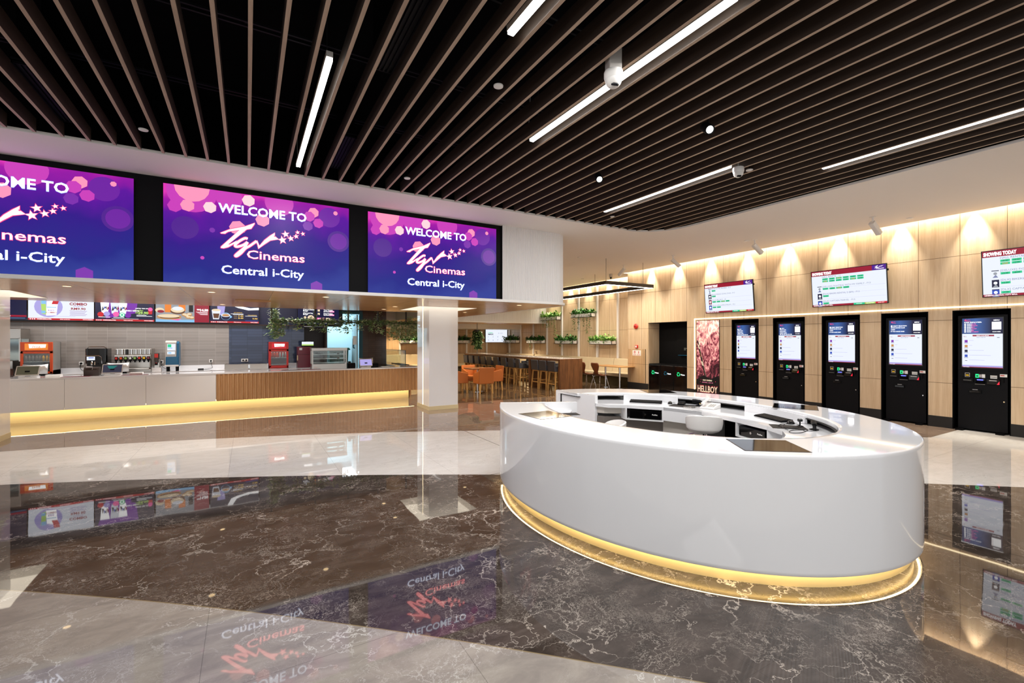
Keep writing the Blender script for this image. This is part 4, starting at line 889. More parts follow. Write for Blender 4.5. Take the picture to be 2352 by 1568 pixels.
cablething('cable', 'thin black loop of cable on the white worktop in front of the scanner', 'cable', (4.42, 2.31, .794), [(.15, .02, 0), (.05, .07, 0), (-.06, .05, 0), (-.09, -.0, 0), (-.02, -.03, 0), (.08, -.02, 0), (.17, 0, 0)])
cablething('cable', 'black cables lying in the long dark pigeon hole of the desk', 'cable', (5.32, 4.05, .796), [(.05, .45, 0), (-.05, .3, .02), (.06, .15, 0), (-.02, 0, .01), (.08, -.15, 0), (0, -.3, 0)])
t = thing('webcam', 'small black webcam on a stalk beside the right keyboard', 'webcam', (4.74, 2.46, .79), R(60)); b = MB(); b.lathe([(.03, 0), (.03, .006), (.006, .012), (.006, .05)], n=16); b.build('stand', 'black_matt', t, smooth=40); b = MB(); b.T = Matrix.Translation((0, 0, .062)); b.tube([(0, -.018, 0), (0, .018, 0)], .016, 12); b.build('head', 'black_gloss', t, smooth=40)
t = thing('card_terminal', 'black card terminal on the desk mat beside the far mouse', 'card terminal', (4.98, 4.08, .793), R(-60)); b = MB(); b.prism3([(-.04, -.08, 0), (-.04, -.08, .02), (-.04, .08, .04), (-.04, .08, 0)], (.08, 0, 0)); b.build('body', 'black_matt', t, bevel=.004); b = MB(); b.box(-.03, .02, .034, .03, .065, .0405); b.build('screen', 'dark_glass', t)
t = thing('paper_stack', 'stack of pale paper in the left pigeon hole of the desk', 'paper', (4.86, 4.98, .79), R(-30)); b = MB(); b.box(-.1, -.08, 0, .1, .08, .05); b.build('sheets', 'paper', t)
t = thing('desk_pad', 'dark pad lying on the lower shelf of the left desk arm', 'desk mat', (3.22, 4.2, .79), R(-20)); b = MB(); b.box(-.1, -.08, 0, .1, .08, .004); b.build('sheet', 'charcoal', t)
# stools inside the desk
def stool(loc, rz, lab):
    t = thing('swivel_stool', lab, 'stool', loc, rz, 'white stools inside the desk')
    b = MB(); vs = []; n = 28; rings = [(.02, .60), (.10, .605), (.16, .63), (.188, .665), (.185, .69), (.16, .71), (.09, .722), (.01, .725)]
    b.lathe(rings, n=n); b.build('seat', 'white_satin', t, smooth=60)
    b = MB()                                     # low curved back rising from the rear of the seat
    vs = []; 
    for i in range(17):
        a = R(90 + (i - 8) * 11); h = .05 + .09 * math.sqrt(max(0, 1 - ((i - 8) / 8.3) ** 2))
        for r, z in ((.165, .665), (.185, .655), (.197, .67 + h * .6), (.198, .675 + h), (.185, .682 + h), (.172, .67 + h * .6)): vs.append((r * math.cos(a), r * math.sin(a), z))
    fs = [(i * 6 + k, i * 6 + (k + 1) % 6, (i + 1) * 6 + (k + 1) % 6, (i + 1) * 6 + k) for i in range(16) for k in range(6)] + [tuple(range(6))[::-1], tuple(range(96, 102))]
    b.add(vs, fs); b.build('backrest', 'white_satin', t, smooth=60)
    b = MB(); b.cyl(0, 0, .03, .35, .028, n=16); b.cyl(0, 0, .35, .61, .018, n=16); b.build('column', 'chrome', t, smooth=40)
    b = MB(); b.lathe([(.2, .0 - loc[2]), (.2, .012 - loc[2]), (.06, .03 - loc[2]), (.03, .05 - loc[2])], n=28); b.build('base', 'chrome', t, smooth=40)
    b = MB(); b.tube([(0, 0, .59), (.1, -.05, .58), (.18, -.1, .55)], .006, 8); b.build('lever', 'chrome', t, smooth=40)
    b = MB(); b.tube([(.15 * math.cos(R(k)), .15 * math.sin(R(k)) - .06, .25) for k in range(-170, -9, 16)], .01, 8); b.build('footrest', 'chrome', t, smooth=40)
stool((4.45, 3.34, 0), R(127), 'white swivel stool in front of the telephone'); stool((3.30, 3.66, -.03), R(-120), 'white swivel stool at the left of the desk, only its tilted back showing'); stool((4.38, 2.70, -.2), R(140), 'white swivel stool at the right of the desk, mostly hidden under the cash drawer')
# ------------------------------------------------------------------ concession counter
CT = .89; YF = 12.5
C = thing('concession_counter', 'long food counter, white marble at left and fluted timber at right, gold glow below', 'counter', (0, 0, 0))
b = MB(); b.box(-5.58, YF - .015, CT - .035, 4.25, 13.15, CT); b.build('countertop', 'white_solid', C, bevel=.003)
b = MB()
for x0, x1 in ((-5.58, -3.2), (-3.195, -1.9), (-1.895, -.625)): b.box(x0, YF,   .232, x1, YF + .03, CT - .035)
b.build('marble_front', 'marble_white', C)
b = MB(); pts = []
x = -.62; path = [(-.62, YF), (4.2, YF), (4.2, 13.14)]
al = along(path, .023); prof = [0, .0, .026, .026]
vs = []
for i, (x, y, nx, ny) in enumerate(al):
    d = prof[i % 4]; vs += [(x + nx * (d - .01), y + ny * (d - .01), .232), (x + nx * (d - .01), y + ny * (d - .01), CT - .035)]
b.add(vs, [(2 * i, 2 * i + 2, 2 * i + 3, 2 * i + 1) for i in range(len(al) - 1)])
b.box(-.62, YF + .012, .232, 4.19, YF + .05, CT - .035); b.build('fluted_front', 'flute_wood', C)
b = MB(); b.box(-5.58, YF + .2, 0, 4.0, YF + .22, .255); b.box(3.98, YF + .2, 0, 4.0, 13.14, .255); b.build('kick_plate', 'brass_paint', C)
b = MB(); b.box(-5.58, YF + .06, .234, 4.1, YF + .10, .2615); b.build('light_strip', 'counter_led', C)
b = MB(); b.box(-5.58, YF + .05, .262, 4.2, YF + .64, .272); b.box(-5.58, 13.1, 0, 3.4, 13.13, CT - .035); b.build('carcass', 'white_satin', C)
t = thing('side_counter', 'white topped return of the food counter running back behind the glass guard', 'counter', (0, 0, 0))
b = MB(); b.box(3.76, 13.152, CT - .035, 4.25, 16.2, CT); b.build('countertop', 'white_solid', t)
b = MB(); b.box(3.80, 13.16, 0, 4.2, 16.15, CT - .035); b.build('carcass', 'flute_wood', t)
K = thing('back_counter', 'white back counter along the tiled kitchen wall', 'counter', (0, 0, 0))
b = MB(); b.box(-5.58, 13.5, CT - .04, 1.95, 14.19, CT); b.build('countertop', 'white_solid', K)
b = MB(); b.box(-5.58, 13.56, 0, 1.95, 14.19, CT - .04); b.build('carcass', 'white_satin', K)
b = MB(); b.box(-5.58, 14.165, CT, 1.4, 14.198, CT + .11); struct(b.build('trim_8', 'white_solid'))

# menu screens over the back counter
def menu(x0, lab, fn, w=1.10):
    t = thing('menu_screen', lab, 'menu screen', (x0, 14.13, 2.095), 0, 'menu screens above the back counter')
    b = MB(); b.box(-.012, 0, -.015, w + .012, .05, .64); b.build('casing', 'black_gloss', t)
    b = MB(); fn(b, w, .625); b.build('display', ['s_navy', 's_white1', 's_red', 's_white', 's_sky', 's_crimson', 's_lavender', 's_green', 's_orange', 's_cream', 's_brown', 's_gold', 's_pink', 's_grey', 's_violet', 's_lime', 's_black', 's_blue', 's_tan'], t)
Y0 = -.002
def foot(b, w):
    b.quad(0, 0, w, .042, Y0 - .001, 2); b.text('CINEMASMALAYSIA', .14, .012, Y0 - .002, .02, None, 3, .02)
    for k in range(3): b.disc(.035 + .035 * k, .021, Y0 - .002, .011, 3, 8)
    b.text('While stocks last', w * .47, .012, Y0 - .002, .018, None, 3, .01); b.text('WWW.CINEMAS', w - .02, .012, Y0 - .002, .017, None, 3, .02, 'r')
def m_dark(b, w, h): b.quad(0, 0, w, h, Y0, 0); b.quad(0, .06, w, .10, Y0 - .001, 5); b.quad(.1, .03, w - .02, .036, Y0 - .001, 4); b.quad(w - .9, .073, w - .25, .087, Y0 - .002, 3)
def m_kids(b, w, h):
    b.quad(0, 0, w, h, Y0, 1); b.disc(.33, .30, Y0 - .001, .235, 6, 20); b.poly([(.2, Y0 - .002, .44), (.28, Y0 - .002, .42), (.3, Y0 - .002, .12), (.22, Y0 - .002, .14)], 15); b.quad(.21, .36, .29, .44, Y0 - .003, 4); b.quad(.21, .15, .28, .21, Y0 - .003, 4)
    b.poly([(.29, Y0 - .003, .10), (.46, Y0 - .003, .11), (.49, Y0 - .003, .46), (.3, Y0 - .003, .42)], 3); b.poly([(.38, Y0 - .0035, .36), (.48, Y0 - .0035, .36), (.52, Y0 - .0035, .5), (.42, Y0 - .0035, .5)], 2); b.quad(.30, .28, .46, .30, Y0 - .004, 4)
    b.text('KIDS', .375, .205, Y0 - .005, .035, None, 14, .03, 'c'); b.text('COMBO', .375, .155, Y0 - .005, .035, None, 5, .03, 'c')
    b.text('COMBO', .83, .35, Y0 - .002, .06, None, 5, .04, 'c'); b.text('AVAILABLE FOR', .83, .315, Y0 - .002, .018, None, 14, .01, 'c'); b.text('RM9.90', .83, .245, Y0 - .002, .05, .25, 5, .03, 'c')
    for i in range(5): b.quad(.68 + .01 * (i % 2), .215 - .026 * i, .98 - .02 * (i % 3), .221 - .026 * i, Y0 - .002, 14)
    b.quad(.35, .085, .78, .09, Y0 - .002, 6); foot(b, w)
def m_lids(b, w, h):
    b.quad(0, 0, w, h, Y0, 0); b.poly([(.2, Y0 - .0005, .06), (.75, Y0 - .0005, .2), (.8, Y0 - .0005, h), (.05, Y0 - .0005, h)], 14)
    for x0, m_, sc in ((.09, 3, 1), (.27, 1, 1.05), (.42, 3, .95)):
        b.poly([(x0 + .03, Y0 - .001, .18), (x0 + .14, Y0 - .001, .18), (x0 + .17, Y0 - .001, .5), (x0, Y0 - .001, .5)], m_)
        for k in range(4): b.poly([(x0 + .03 + .03 * k, Y0 - .0015, .24 + .04 * (k % 3)), (x0 + .07 + .03 * k, Y0 - .0015, .26 + .04 * (k % 2)), (x0 + .05 + .03 * k, Y0 - .0015, .36)], (16, 17, 16, 5)[k])
    for x, z, m_ in ((.10, .155, 2), (.21, .17, 6), (.38, .165, 12), (.49, .15, 7), (.6, .14, 14)): b.disc(x, z, Y0 - .002, .058, m_, 20); b.disc(x, z, Y0 - .0025, .04, 3 if m_ == 7 else m_, 20); b.disc(x, z, Y0 - .003, .025, m_, 12)
    b.quad(.06, .088, .27, .098, Y0 - .003, 3); b.quad(.33, .086, .53, .096, Y0 - .003, 3); b.text('OMBO RM8.90', .55, .24, Y0 - .002, .03, None, 3, .02)
    b.text('LIMITED TIME OFFER', .74, .305, Y0 - .002, .022, None, 3, .02); b.text('Combo', .72, .25, Y0 - .002, .04, None, 15, .03); b.text('RM', .74, .195, Y0 - .002, .03, None, 15, .03); b.text('29.90', .79, .18, Y0 - .002, .06, .2, 15, .05); b.poly([(.99, Y0 - .002, .18), (1.06, Y0 - .002, .18), (1.07, Y0 - .002, .3), (.98, Y0 - .002, .3)], 2); b.disc(1.025, .3, Y0 - .003, .045, 12, 12)
    b.quad(.76, .15, .95, .158, Y0 - .002, 3); b.quad(.76, .125, 1.06, .133, Y0 - .002, 3); b.quad(.3, .055, .8, .06, Y0 - .002, 3); foot(b, w)
def m_food(b, w, h):
    b.quad(0, 0, w, h, Y0, 13); b.quad(0, 0, w * .72, .06, Y0 - .0005, 4); b.quad(w * .715, 0, w, h, Y0 - .001, 5)
    def ell(x, z, a, c, m_, y): b.poly([(x + a * math.cos(2 * PI * k / 20), y, z + c * math.sin(2 * PI * k / 20)) for k in range(20)], m_)
    b.quad(.18, .24, .31, .46, Y0 - .001, 8); b.quad(.46, .28, .6, .5, Y0 - .001, 8); b.quad(.67, .26, .76, .46, Y0 - .001, 16)
    ell(.08, .29, .09, .06, 9, Y0 - .001); ell(.1, .26, .07, .035, 5, Y0 - .0012); ell(.44, .27, .15, .07, 10, Y0 - .0014); ell(.44, .31, .14, .075, 9, Y0 - .0016); ell(.44, .34, .11, .05, 1, Y0 - .0018)
    ell(.27, .13, .25, .07, 18, Y0 - .002); ell(.26, .15, .22, .045, 9, Y0 - .0022); ell(.28, .115, .2, .03, 10, Y0 - .0021); b.poly([(.2, Y0 - .0024, .075), (.45, Y0 - .0024, .04), (.52, Y0 - .0024, .08), (.3, Y0 - .0024, .06)], 12)
    for x, z in ((.62, .17), (.68, .2), (.66, .13), (.73, .12), (.58, .19)): ell(x, z, .06, .04, 18, Y0 - .0026); ell(x, z + .008, .045, .024, 9, Y0 - .0028)
    b.text('RM', .84, .31, Y0 - .002, .035, None, 3, .03); b.text('14.50', .91, .29, Y0 - .002, .055, .17, 3, .05)
    for i in range(4): b.quad(.82 + .03 * i, .262 - .022 * i, 1.07, .268 - .022 * i, Y0 - .002, 3)
def m_coffee(b, w, h):
    b.quad(0, 0, w, h, Y0, 0)
    def ell(x, z, a, c, m_, y): b.poly([(x + a * math.cos(2 * PI * k / 20), y, z + c * math.sin(2 * PI * k / 20)) for k in range(20)], m_)
    b.poly([(.38, Y0 - .0005, h), (.46, Y0 - .0005, .47), (.62, Y0 - .0005, .40), (.85, Y0 - .0005, .345), (w, Y0 - .0005, .36), (w, Y0 - .0005, h)], 3); b.poly([(.5, Y0 - .0007, h), (.58, Y0 - .0007, .5), (.72, Y0 - .0007, .44), (.9, Y0 - .0007, .40), (w, Y0 - .0007, .42), (w, Y0 - .0007, h)], 0)
    b.poly([(.06, Y0 - .001, .09), (.19, Y0 - .001, .09), (.23, Y0 - .001, .33), (.03, Y0 - .001, .33)], 1); b.poly([(.075, Y0 - .0015, .12), (.18, Y0 - .0015, .12), (.2, Y0 - .0015, .24), (.06, Y0 - .0015, .24)], 10); ell(.13, .33, .095, .03, 9, Y0 - .002)
    b.poly([(.17, Y0 - .0009, .2), (.3, Y0 - .0009, .2), (.33, Y0 - .0009, .45), (.15, Y0 - .0009, .45)], 6)
    ell(.34, .17, .105, .1, 4, Y0 - .0022); ell(.34, .165, .095, .09, 0, Y0 - .0024); ell(.34, .2, .105, .045, 1, Y0 - .0026); ell(.34, .2, .08, .03, 18, Y0 - .0028); ell(.45, .16, .03, .03, 4, Y0 - .002)
    b.text('HOT BEVERAGE', .52, .265, Y0 - .002, .02, None, 11, .02); b.quad(.45, .24, .74, .247, Y0 - .002, 3); b.quad(.5, .222, .74, .229, Y0 - .002, 3); b.text('7.40', .74, .17, Y0 - .002, .035, .12, 11, .04, 'r'); b.text('8.40', .74, .115, Y0 - .002, .035, .12, 11, .04, 'r'); b.quad(.52, .18, .6, .188, Y0 - .002, 11); b.quad(.52, .125, .6, .133, Y0 - .002, 11)
    b.text('COLD BEVERAGE', .84, .205, Y0 - .002, .02, None, 11, .02); b.quad(.78, .185, 1.06, .192, Y0 - .002, 3); b.text('9.90', 1.07, .105, Y0 - .002, .035, .12, 11, .04, 'r'); b.quad(.78, .055, 1.08, .068, Y0 - .002, 17); foot(b, w)
def m_burger(b, w, h):
    b.quad(0, 0, w, h, Y0, 0)
    for i, (s1, s2) in enumerate((('Crab & Chicken', 'Burger'), ('Charcoal Soy', 'Burger'))):
        z = .40 - .1 * i; b.text(s1, .14, z, Y0 - .002, .035, None, 3, .02); b.text(s2, .14, z - .038, Y0 - .002, .035, None, 3, .02); b.quad(.44, z - .035, .475, z + .03, Y0 - .002, 8); b.quad(.52, z - .03, .58, z + .028, Y0 - .002, 9)
    for i, s1 in enumerate(('Tuna Tomato', 'Soup Hotdog')):
        z = .40 - .1 * i; b.text(s1, .68, z, Y0 - .002, .033, None, 3, .02); b.text('Sandwich', .68, z - .042, Y0 - .002, .033, None, 3, .02); b.quad(.84, z - .048, .97, z - .004, Y0 - .002, 12); b.text('RM10.90', .85, z - .038, Y0 - .003, .026, .11, 3, .02)
    b.disc(.19, .19, Y0 - .002, .035, 9, 14); b.disc(.34, .17, Y0 - .002, .09, 9, 18); b.quad(.25, .15, .43, .165, Y0 - .0025, 10); b.disc(.34, .12, Y0 - .001, .08, 18, 16); b.quad(.5, .13, .7, .19, Y0 - .002, 12); b.text('COMBO', .6, .145, Y0 - .003, .03, None, 3, .03, 'c'); b.poly([(.74, Y0 - .002, .19), (.82, Y0 - .002, .19), (.98, Y0 - .002, .11), (.76, Y0 - .002, .11)], 9); b.quad(.05, .03, 1.05, .04, Y0 - .002, 3)
menu(-5.33, 'dark menu screen cut off by the left column', m_dark); menu(-4.205, 'white menu screen with the kids combo price', m_kids); menu(-3.085, 'dark blue menu screen with coloured round lids', m_lids)
menu(-1.955, 'menu screen with food picture and red price panel', m_food); menu(-.83, 'dark menu screen with coffee cups', m_coffee); menu(1.23, 'dark burger menu screen behind the ivy', m_burger)

# machines on the back counter
YB = 13.62
t = thing('popcorn_machine', 'tall steel popcorn machine half hidden by the left column', 'popcorn machine', (-4.56, 13.6, CT))
b = MB(); b.box(-.45, 0, .0, .28, .45, .32); b.box(-.45, 0, .78, .40, .5, 1.0); b.box(-.45, .42, .3, .40, .46, .8); b.build('housing', 'steel', t, bevel=.01)
b = MB(); b.box(.37, .0, .3, .40, .03, .8); b.box(-.45, 0, .5, .22, .02, .68); b.build('frame', 'steel', t)
b = MB(); b.box(-.44, .005, .32, .37, .012, .78); b.build('glass_pane', 'glass', t)
b = MB(); b.quad(-.4, .49, .18, .72, -.004, 0); b.poly([(.0, -.005, .49), (.14, -.005, .49), (.17, -.005, .58), (-.02, -.005, .58)], 1); b.build('sticker', ['s_sky', 's_orange'], t)
b = MB()
for k in range(5): b.quad(-.3, .66 + .045 * k - .45, .2, .672 + .045 * k - .45, -.003)
b.build('vent_slots', 'charcoal', t)
t = thing('popcorn_bin', 'low brown bin in front of the steel popcorn machine', 'bin', (-4.3, 13.0, CT)); b = MB(); b.box(-.3, -.1, 0, .18, .13, .17); b.build('body', 'dark_brown', t, bevel=.01)
def fridge(name, lab, loc, w, d, h, mt, side, bottles):
    t = thing(name, lab, 'fridge', loc, 0, 'drinks fridges on the counter')
    b = MB(); b.box(-w / 2, .03, 0, -w / 2 + .02, d, h); b.box(w / 2 - .02, .03, 0, w / 2, d, h); b.box(-w / 2, d - .02, 0, w / 2, d, h); b.box(-w / 2, .03, 0, w / 2, d, .1); b.box(-w / 2 + .003, .03, h - .20, w / 2 - .003, d - .003, h - .003); b.build('cabinet', side, t)
    b = MB(); f = .045
    b.box(-w / 2, 0, .03, -w / 2 + f, .03, h - .2); b.box(w / 2 - f, 0, .03, w / 2, .03, h - .2); b.box(-w / 2, 0, .03, w / 2, .03, .03 + f); b.box(-w / 2, 0, h - .2 - f, w / 2, .03, h - .2); b.build('door', mt, t, bevel=.004)
    b = MB(); b.box(-w / 2 + f, .012, .03 + f, w / 2 - f, .018, h - .2 - f); b.build('glass_pane', 'glass', t)
    b = MB(); b.box(-w / 2, -.005, h - .19, w / 2, .03, h); g_ = b.build('header', mt, t, bevel=.004)
    b = MB(); b.quad(-w * .36, h - .17, w * .36, h - .03, -.007, 0); b.poly([(-w * .22, -.008, h - .13), (w * .28, -.008, h - .12), (w * .3, -.008, h - .05), (-w * .24, -.008, h - .045)], 1); b.text('Drink', 0, h - .12, -.009, .04, None, 2, .03, 'c', .2); b.build('light_panel', ['s_orange' if mt == 'orange_plastic' else 's_red', 's_white', 's_orange'], g_)
    b = MB(); b.box(-w / 2 + .02, .04, h - .215, w / 2 - .02, .06, h - .205); b.build('light_tube', 'lamp_soft', t)
    for z in (.11, .11 + (h - .35) * .5):
        b = MB(); b.box(-w / 2 + .02, .05, z - .008, w / 2 - .02, d - .03, z); b.build('shelf', 'silver', t)
    n = 7
    for k in range(bottles):
        x = -w / 2 + .06 + (w - .12) * k / (bottles - 1); z = .11 + (h - .35) * .5
        o = thing('bottle', f'{ORD[k + 1]} bottle from the left on the upper shelf of the {"orange" if mt == "orange_plastic" else "red"} drinks fridge', 'bottle', (loc[0] + x, loc[1] + .1, loc[2] + z), 0, 'bottles in the fridges')
        hh = (h - .35) * .42
        b = MB(); b.lathe([(.018, 0), (.021, .01), (.021, hh * .62), (.009, hh * .82), (.009, hh * .9)], n=10); b.build('body', ('grey_plastic' if k < bottles * .55 else 'yellow') if mt == 'orange_plastic' else ('orange_plastic' if k < 3 else 'pale_blue'), o, smooth=50)
        b = MB(); b.cyl(0, 0, hh * .88, hh, .011, n=10); b.build('cap', 'teal' if mt == 'orange_plastic' else 'white_paint', o)
    return t
fridge('drinks_fridge', 'orange drinks fridge with lit header beside the popcorn machine', (-3.89, 13.5, CT), .50, .5, .71, 'orange_plastic', 'grey_plastic', 8)
fridge('drinks_fridge', 'red drinks fridge with lit header on the counter under the ivy', (.725, 13.55, CT), .46, .45, .70, 'red_plastic', 'red_plastic', 6)
t = thing('coffee_machine', 'black coffee machine with small lit display', 'coffee machine', (-2.95, 13.6, CT))
b = MB(); b.rbox(-.19, 0, .22, .19, .42, .56, .04); b.rbox(-.19, .12, 0, .19, .42, .23, .03); b.rbox(-.19, -.02, 0, .12, .2, .03, .02); b.build('body', 'black_gloss', t, bevel=.006)
b = MB(); b.tube([(-.19, -.01, .4), (.05, -.01, .4), (.09, -.01, .37), (.1, -.01, .22)], .008, 8); b.tube([(-.17, .1, .56), (-.15, .08, .6), (.12, .08, .6), (.16, .1, .56)], .008, 8); b.build('trim', 'chrome', t, smooth=40)
b = MB(); b.quad(-.16, .3, -.02, .38, -.003, 0); b.quad(-.13, .345, -.04, .362, -.004, 1); b.build('display', ['s_white1', 's_blue'], t)
b = MB(); b.tube([(-.07, .0, .26), (-.07, -.02, .24), (-.07, -.02, .19)], .02, 10); b.tube([(-.02, .0, .26), (-.02, -.02, .19)], .014, 10); b.build('spout', 'chrome', t, smooth=40)
t = thing('soda_fountain', 'steel soda fountain with a row of eight taps', 'soda fountain', (-2.3, 13.6, CT))
b = MB(); b.rbox(-.33, .06, .1, .33, .5, .38, .05); b.box(-.33, .08, .38, .33, .5, .545); b.box(-.34, -.08, 0, .34, .5, .06); b.rbox(-.31, -.09, .06, .31, .1, .1, .03); b.prism3([(-.33, .06, .30), (-.33, -.04, .34), (-.33, -.04, .4), (-.33, .06, .42)], (.66, 0, 0)); b.build('body', 'steel', t, bevel=.006, smooth=40)
cols = ['s_crimson', 's_orange', 's_lime', 's_sky', 's_lime', 's_red', 's_gold', 's_pink']
for k in range(8):
    x = -.29 + .083 * k
    b = MB(); b.rbox(x - .028, -.075, .27, x + .028, -.035, .37, .008); b.tube([(x, -.05, .27), (x, -.05, .235)], .016, 10); q = b.build('tap', 'black_matt', t)
    b = MB(); b.quad(x - .02, .31, x + .02, .36, -.077); b.build('badge', 'black_matt' if k < 0 else {'s_crimson': 'red_plastic', 's_orange': 'orange_plastic', 's_lime': 'leaf_pale', 's_sky': 'paper', 's_red': 'red_plastic', 's_gold': 'yellow', 's_pink': 'maroon'}[cols[k]], q)
    b = MB(); b.tube([(x, .075, .385), (x, .075, .54)], .03, 12); b.build('canister', 'chrome' if k != 2 else 'black_gloss', t, smooth=40)
t = thing('riser_box', 'white box on the counter under the small cola tap', 'box', (-1.87, 13.66, CT)); b = MB(); b.box(-.09, -.06, 0, .09, .1, .095); b.build('body', 'white_satin', t, bevel=.004)
t = thing('drink_dispenser', 'slim steel and red drink dispenser on a white box beside the soda fountain', 'drink dispenser', (-1.875, 13.66, CT + .095))
b = MB(); b.rbox(-.05, -.03, 0, .07, .09, .2, .02); b.build('body', 'steel', t, bevel=.004); b = MB(); b.rbox(-.035, -.06, .12, .05, .08, .34, .02); b.build('head', 'dark_brown', t); b = MB(); b.quad(-.03, .24, .04, .33, -.062, 0); b.quad(-.03, .06, .03, .17, -.035, 1); b.disc(0, .12, -.036, .02, 0, 12); b.build('badge', ['red_plastic', 'black_matt'], t)
t = thing('slush_dispenser', 'grey and blue juice dispenser on four black legs', 'drink dispenser', (-1.56, 13.6, CT))
b = MB(); b.prism3([(-.14, -.02, .36), (-.14, -.02, .70), (-.14, .04, .74), (-.14, .3, .70), (-.14, .3, .12), (-.14, .02, .12)], (.22, 0, 0)); b.build('body', 'light_grey', t, bevel=.012)
b = MB(); b.prism3([(.08, -.02, .36), (.08, -.015, .68), (.08, .05, .72), (.08, .3, .69), (.08, .3, .12), (.08, .02, .12)], (.05, 0, 0)); b.rbox(-.13, -.035, .15, .12, .06, .35, .03); b.build('side_band', 'blue_plastic', t, bevel=.008)
b = MB(); b.box(-.15, -.04, .115, .12, .3, .155); b.build('tray', 'white_satin', t, bevel=.006)
b = MB(); b.quad(-.1, .5, .06, .66, -.022, 0); b.quad(-.09, .58, -.02, .65, -.023, 1); b.quad(-.09, .55, .0, .57, -.023, 2); b.build('label', ['s_white1', 's_green', 's_sky'], t)
b = MB(); b.quad(-.1, .41, .05, .48, -.022, 0); b.quad(-.08, .43, -.02, .46, -.023, 1); b.build('label', ['s_white1', 's_sky'], t)
for x, y in ((-.1, .02), (.08, .02), (-.1, .26), (.08, .26)): b = MB(); b.cyl(x, y, 0, .12, .02, n=12, r1=.024); b.build('leg', 'black_matt', t, smooth=40)
t = thing('steel_counter_unit', 'low stainless steel unit left of the red drinks fridge', 'counter unit', (0, 13.6, CT)); b = MB(); b.prism3([(-.5, 0, 0), (-.5, .02, .13), (-.5, .4, .13), (-.5, .4, 0)], (.95, 0, 0)); b.build('body', 'steel', t, bevel=.004); b = MB(); b.box(.02, -.004, .01, .06, .0, .12); b.build('seam', 'chrome', t)
t = thing('hot_cupboard', 'maroon two door cupboard beside the glass display case', 'cupboard', (1.35, 13.55, CT)); b = MB(); b.box(-.17, .012, .0, .17, .4, .565); b.build('body', 'maroon', t, bevel=.004)
for z0, z1 in ((.02, .35), (.365, .56)): b = MB(); b.box(-.165, 0, z0, .165, .012, z1); b.build('door', 'maroon', t, bevel=.003)
b = MB(); b.box(-.185, -.015, .2, -.165, .015, .34); b.build('handle', 'brass_paint', t); b = MB(); b.quad(-.13, .48, -.06, .54, -.002); b.build('badge', 'silver', t)
t = thing('order_monitor', 'small lit monitor standing on the maroon cupboard', 'monitor', (1.45, 13.75, CT + .565)); b = MB(); b.box(-.16, .02, .02, .16, .06, .165); b.box(-.08, 0, 0, .08, .1, .02); b.build('casing', 'black_matt', t); b = MB(); b.quad(-.15, .035, .15, .14, .018, 0); b.quad(-.15, .035, .15, .07, .017, 1); b.quad(-.05, .14, .08, .16, .017, 2); b.build('display', ['s_white1', 's_lime', 's_black'], t)
t = thing('display_case', 'glass heated display case with steel frame on the counter', 'display case', (1.87, 12.72, CT)); w = .43
b = MB(); b.box(-w, 0, 0, w, .34, .13); b.build('base', 'steel', t, bevel=.004); b = MB(); b.box(-w - .01, -.01, .47, w + .01, .34, .545); b.build('top', 'steel', t, bevel=.006)
for x in (-w, w - .03):
    for y in (0, .31): b = MB(); b.box(x, y, .13, x + .03, y + .03, .47); b.build('post', 'steel', t)
for z in (.15, .255, .37): b = MB(); b.box(-w + .03, .03, z, w - .03, .3, z + .012); b.build('shelf', 'silver', t)
for y in (.01, .32): b = MB(); b.box(-w + .03, y, .13, w - .03, y + .006, .47); b.build('glass_pane', 'glass', t)
b = MB(); b.quad(-.38, .03, -.3, .06, -.002); b.build('badge', 'paper', t)
for x, z, lab in ((.22, .267, 'small white price card on the middle shelf of the display case'), (.22, .382, 'small white price card on the top shelf of the display case'), (-.25, .382, 'small white price card at the left of the display case top shelf')):
    o = thing('price_card', lab, 'price card', (1.87 + x, 12.78, CT + z), 0, 'price cards in the display case'); b = MB(); b.box(-.03, 0, 0, .03, .004, .035); b.build('card', 'paper', o)
# till terminals, printers
def till(x, lab, mt, s_=1., y=12.72):
    t = thing('till_terminal', lab, 'till', (x, y, CT), 0, 'till terminals on the food counter')
    b = MB(); b.rbox(-.14 * s_, 0, 0, .14 * s_, .2, .03, .03); b.build('base', 'white_satin', t, bevel=.004); b = MB(); b.box(-.035, .0, .03, .035, .05, .14); b.build('neck', 'black_matt', t)
    mtx = Matrix.Translation((0, -.03, .05)) @ Matrix.Rotation(R(-28), 4, 'X')
    b = MB(); b.T = mtx; b.rbox(-.17 * s_, 0, 0, .17 * s_, .03, .21, .012, axis='y'); b.build('screen_housing', 'silver', t); b = MB(); b.T = mtx; b.quad(-.155 * s_, .015, .155 * s_, .195, -.002, 0)
    if mt == 's_dim': b.poly([(-.09, -.003, .17), (.08, -.003, .17), (.0, -.003, .08), (-.06, -.003, .11)], 1)
    b.build('display', [mt, 's_teal'], t)
    b = MB(); n = 9; vs = []
    for i in range(n): 
        a = (i - 4) / 4; vs += [(a * .19 + .05, .16 + .05 * a * a, .06), (a * .19 + .05, .2 + .05 * a * a, .24 + .02 * a * a)]
    b.add(vs, [(2 * i, 2 * i + 2, 2 * i + 3, 2 * i + 1) for i in range(n - 1)]); o = b.build('customer_display', 'silver', t, smooth=60); md = o.modifiers.new('thick', 'SOLIDIFY'); md.thickness = .02
    b = MB(); b.box(-.1, .2, .02, .2, .26, .06); b.build('rear_foot', 'black_matt', t)
till(-3.80, 'till terminal with grey screen in front of the orange fridge', 'screen_off'); till(-2.50, 'till terminal with teal picture in front of the soda fountain', 's_dim'); till(2.80, 'till terminal with pale lit screen right of the display case', 's_lavender')
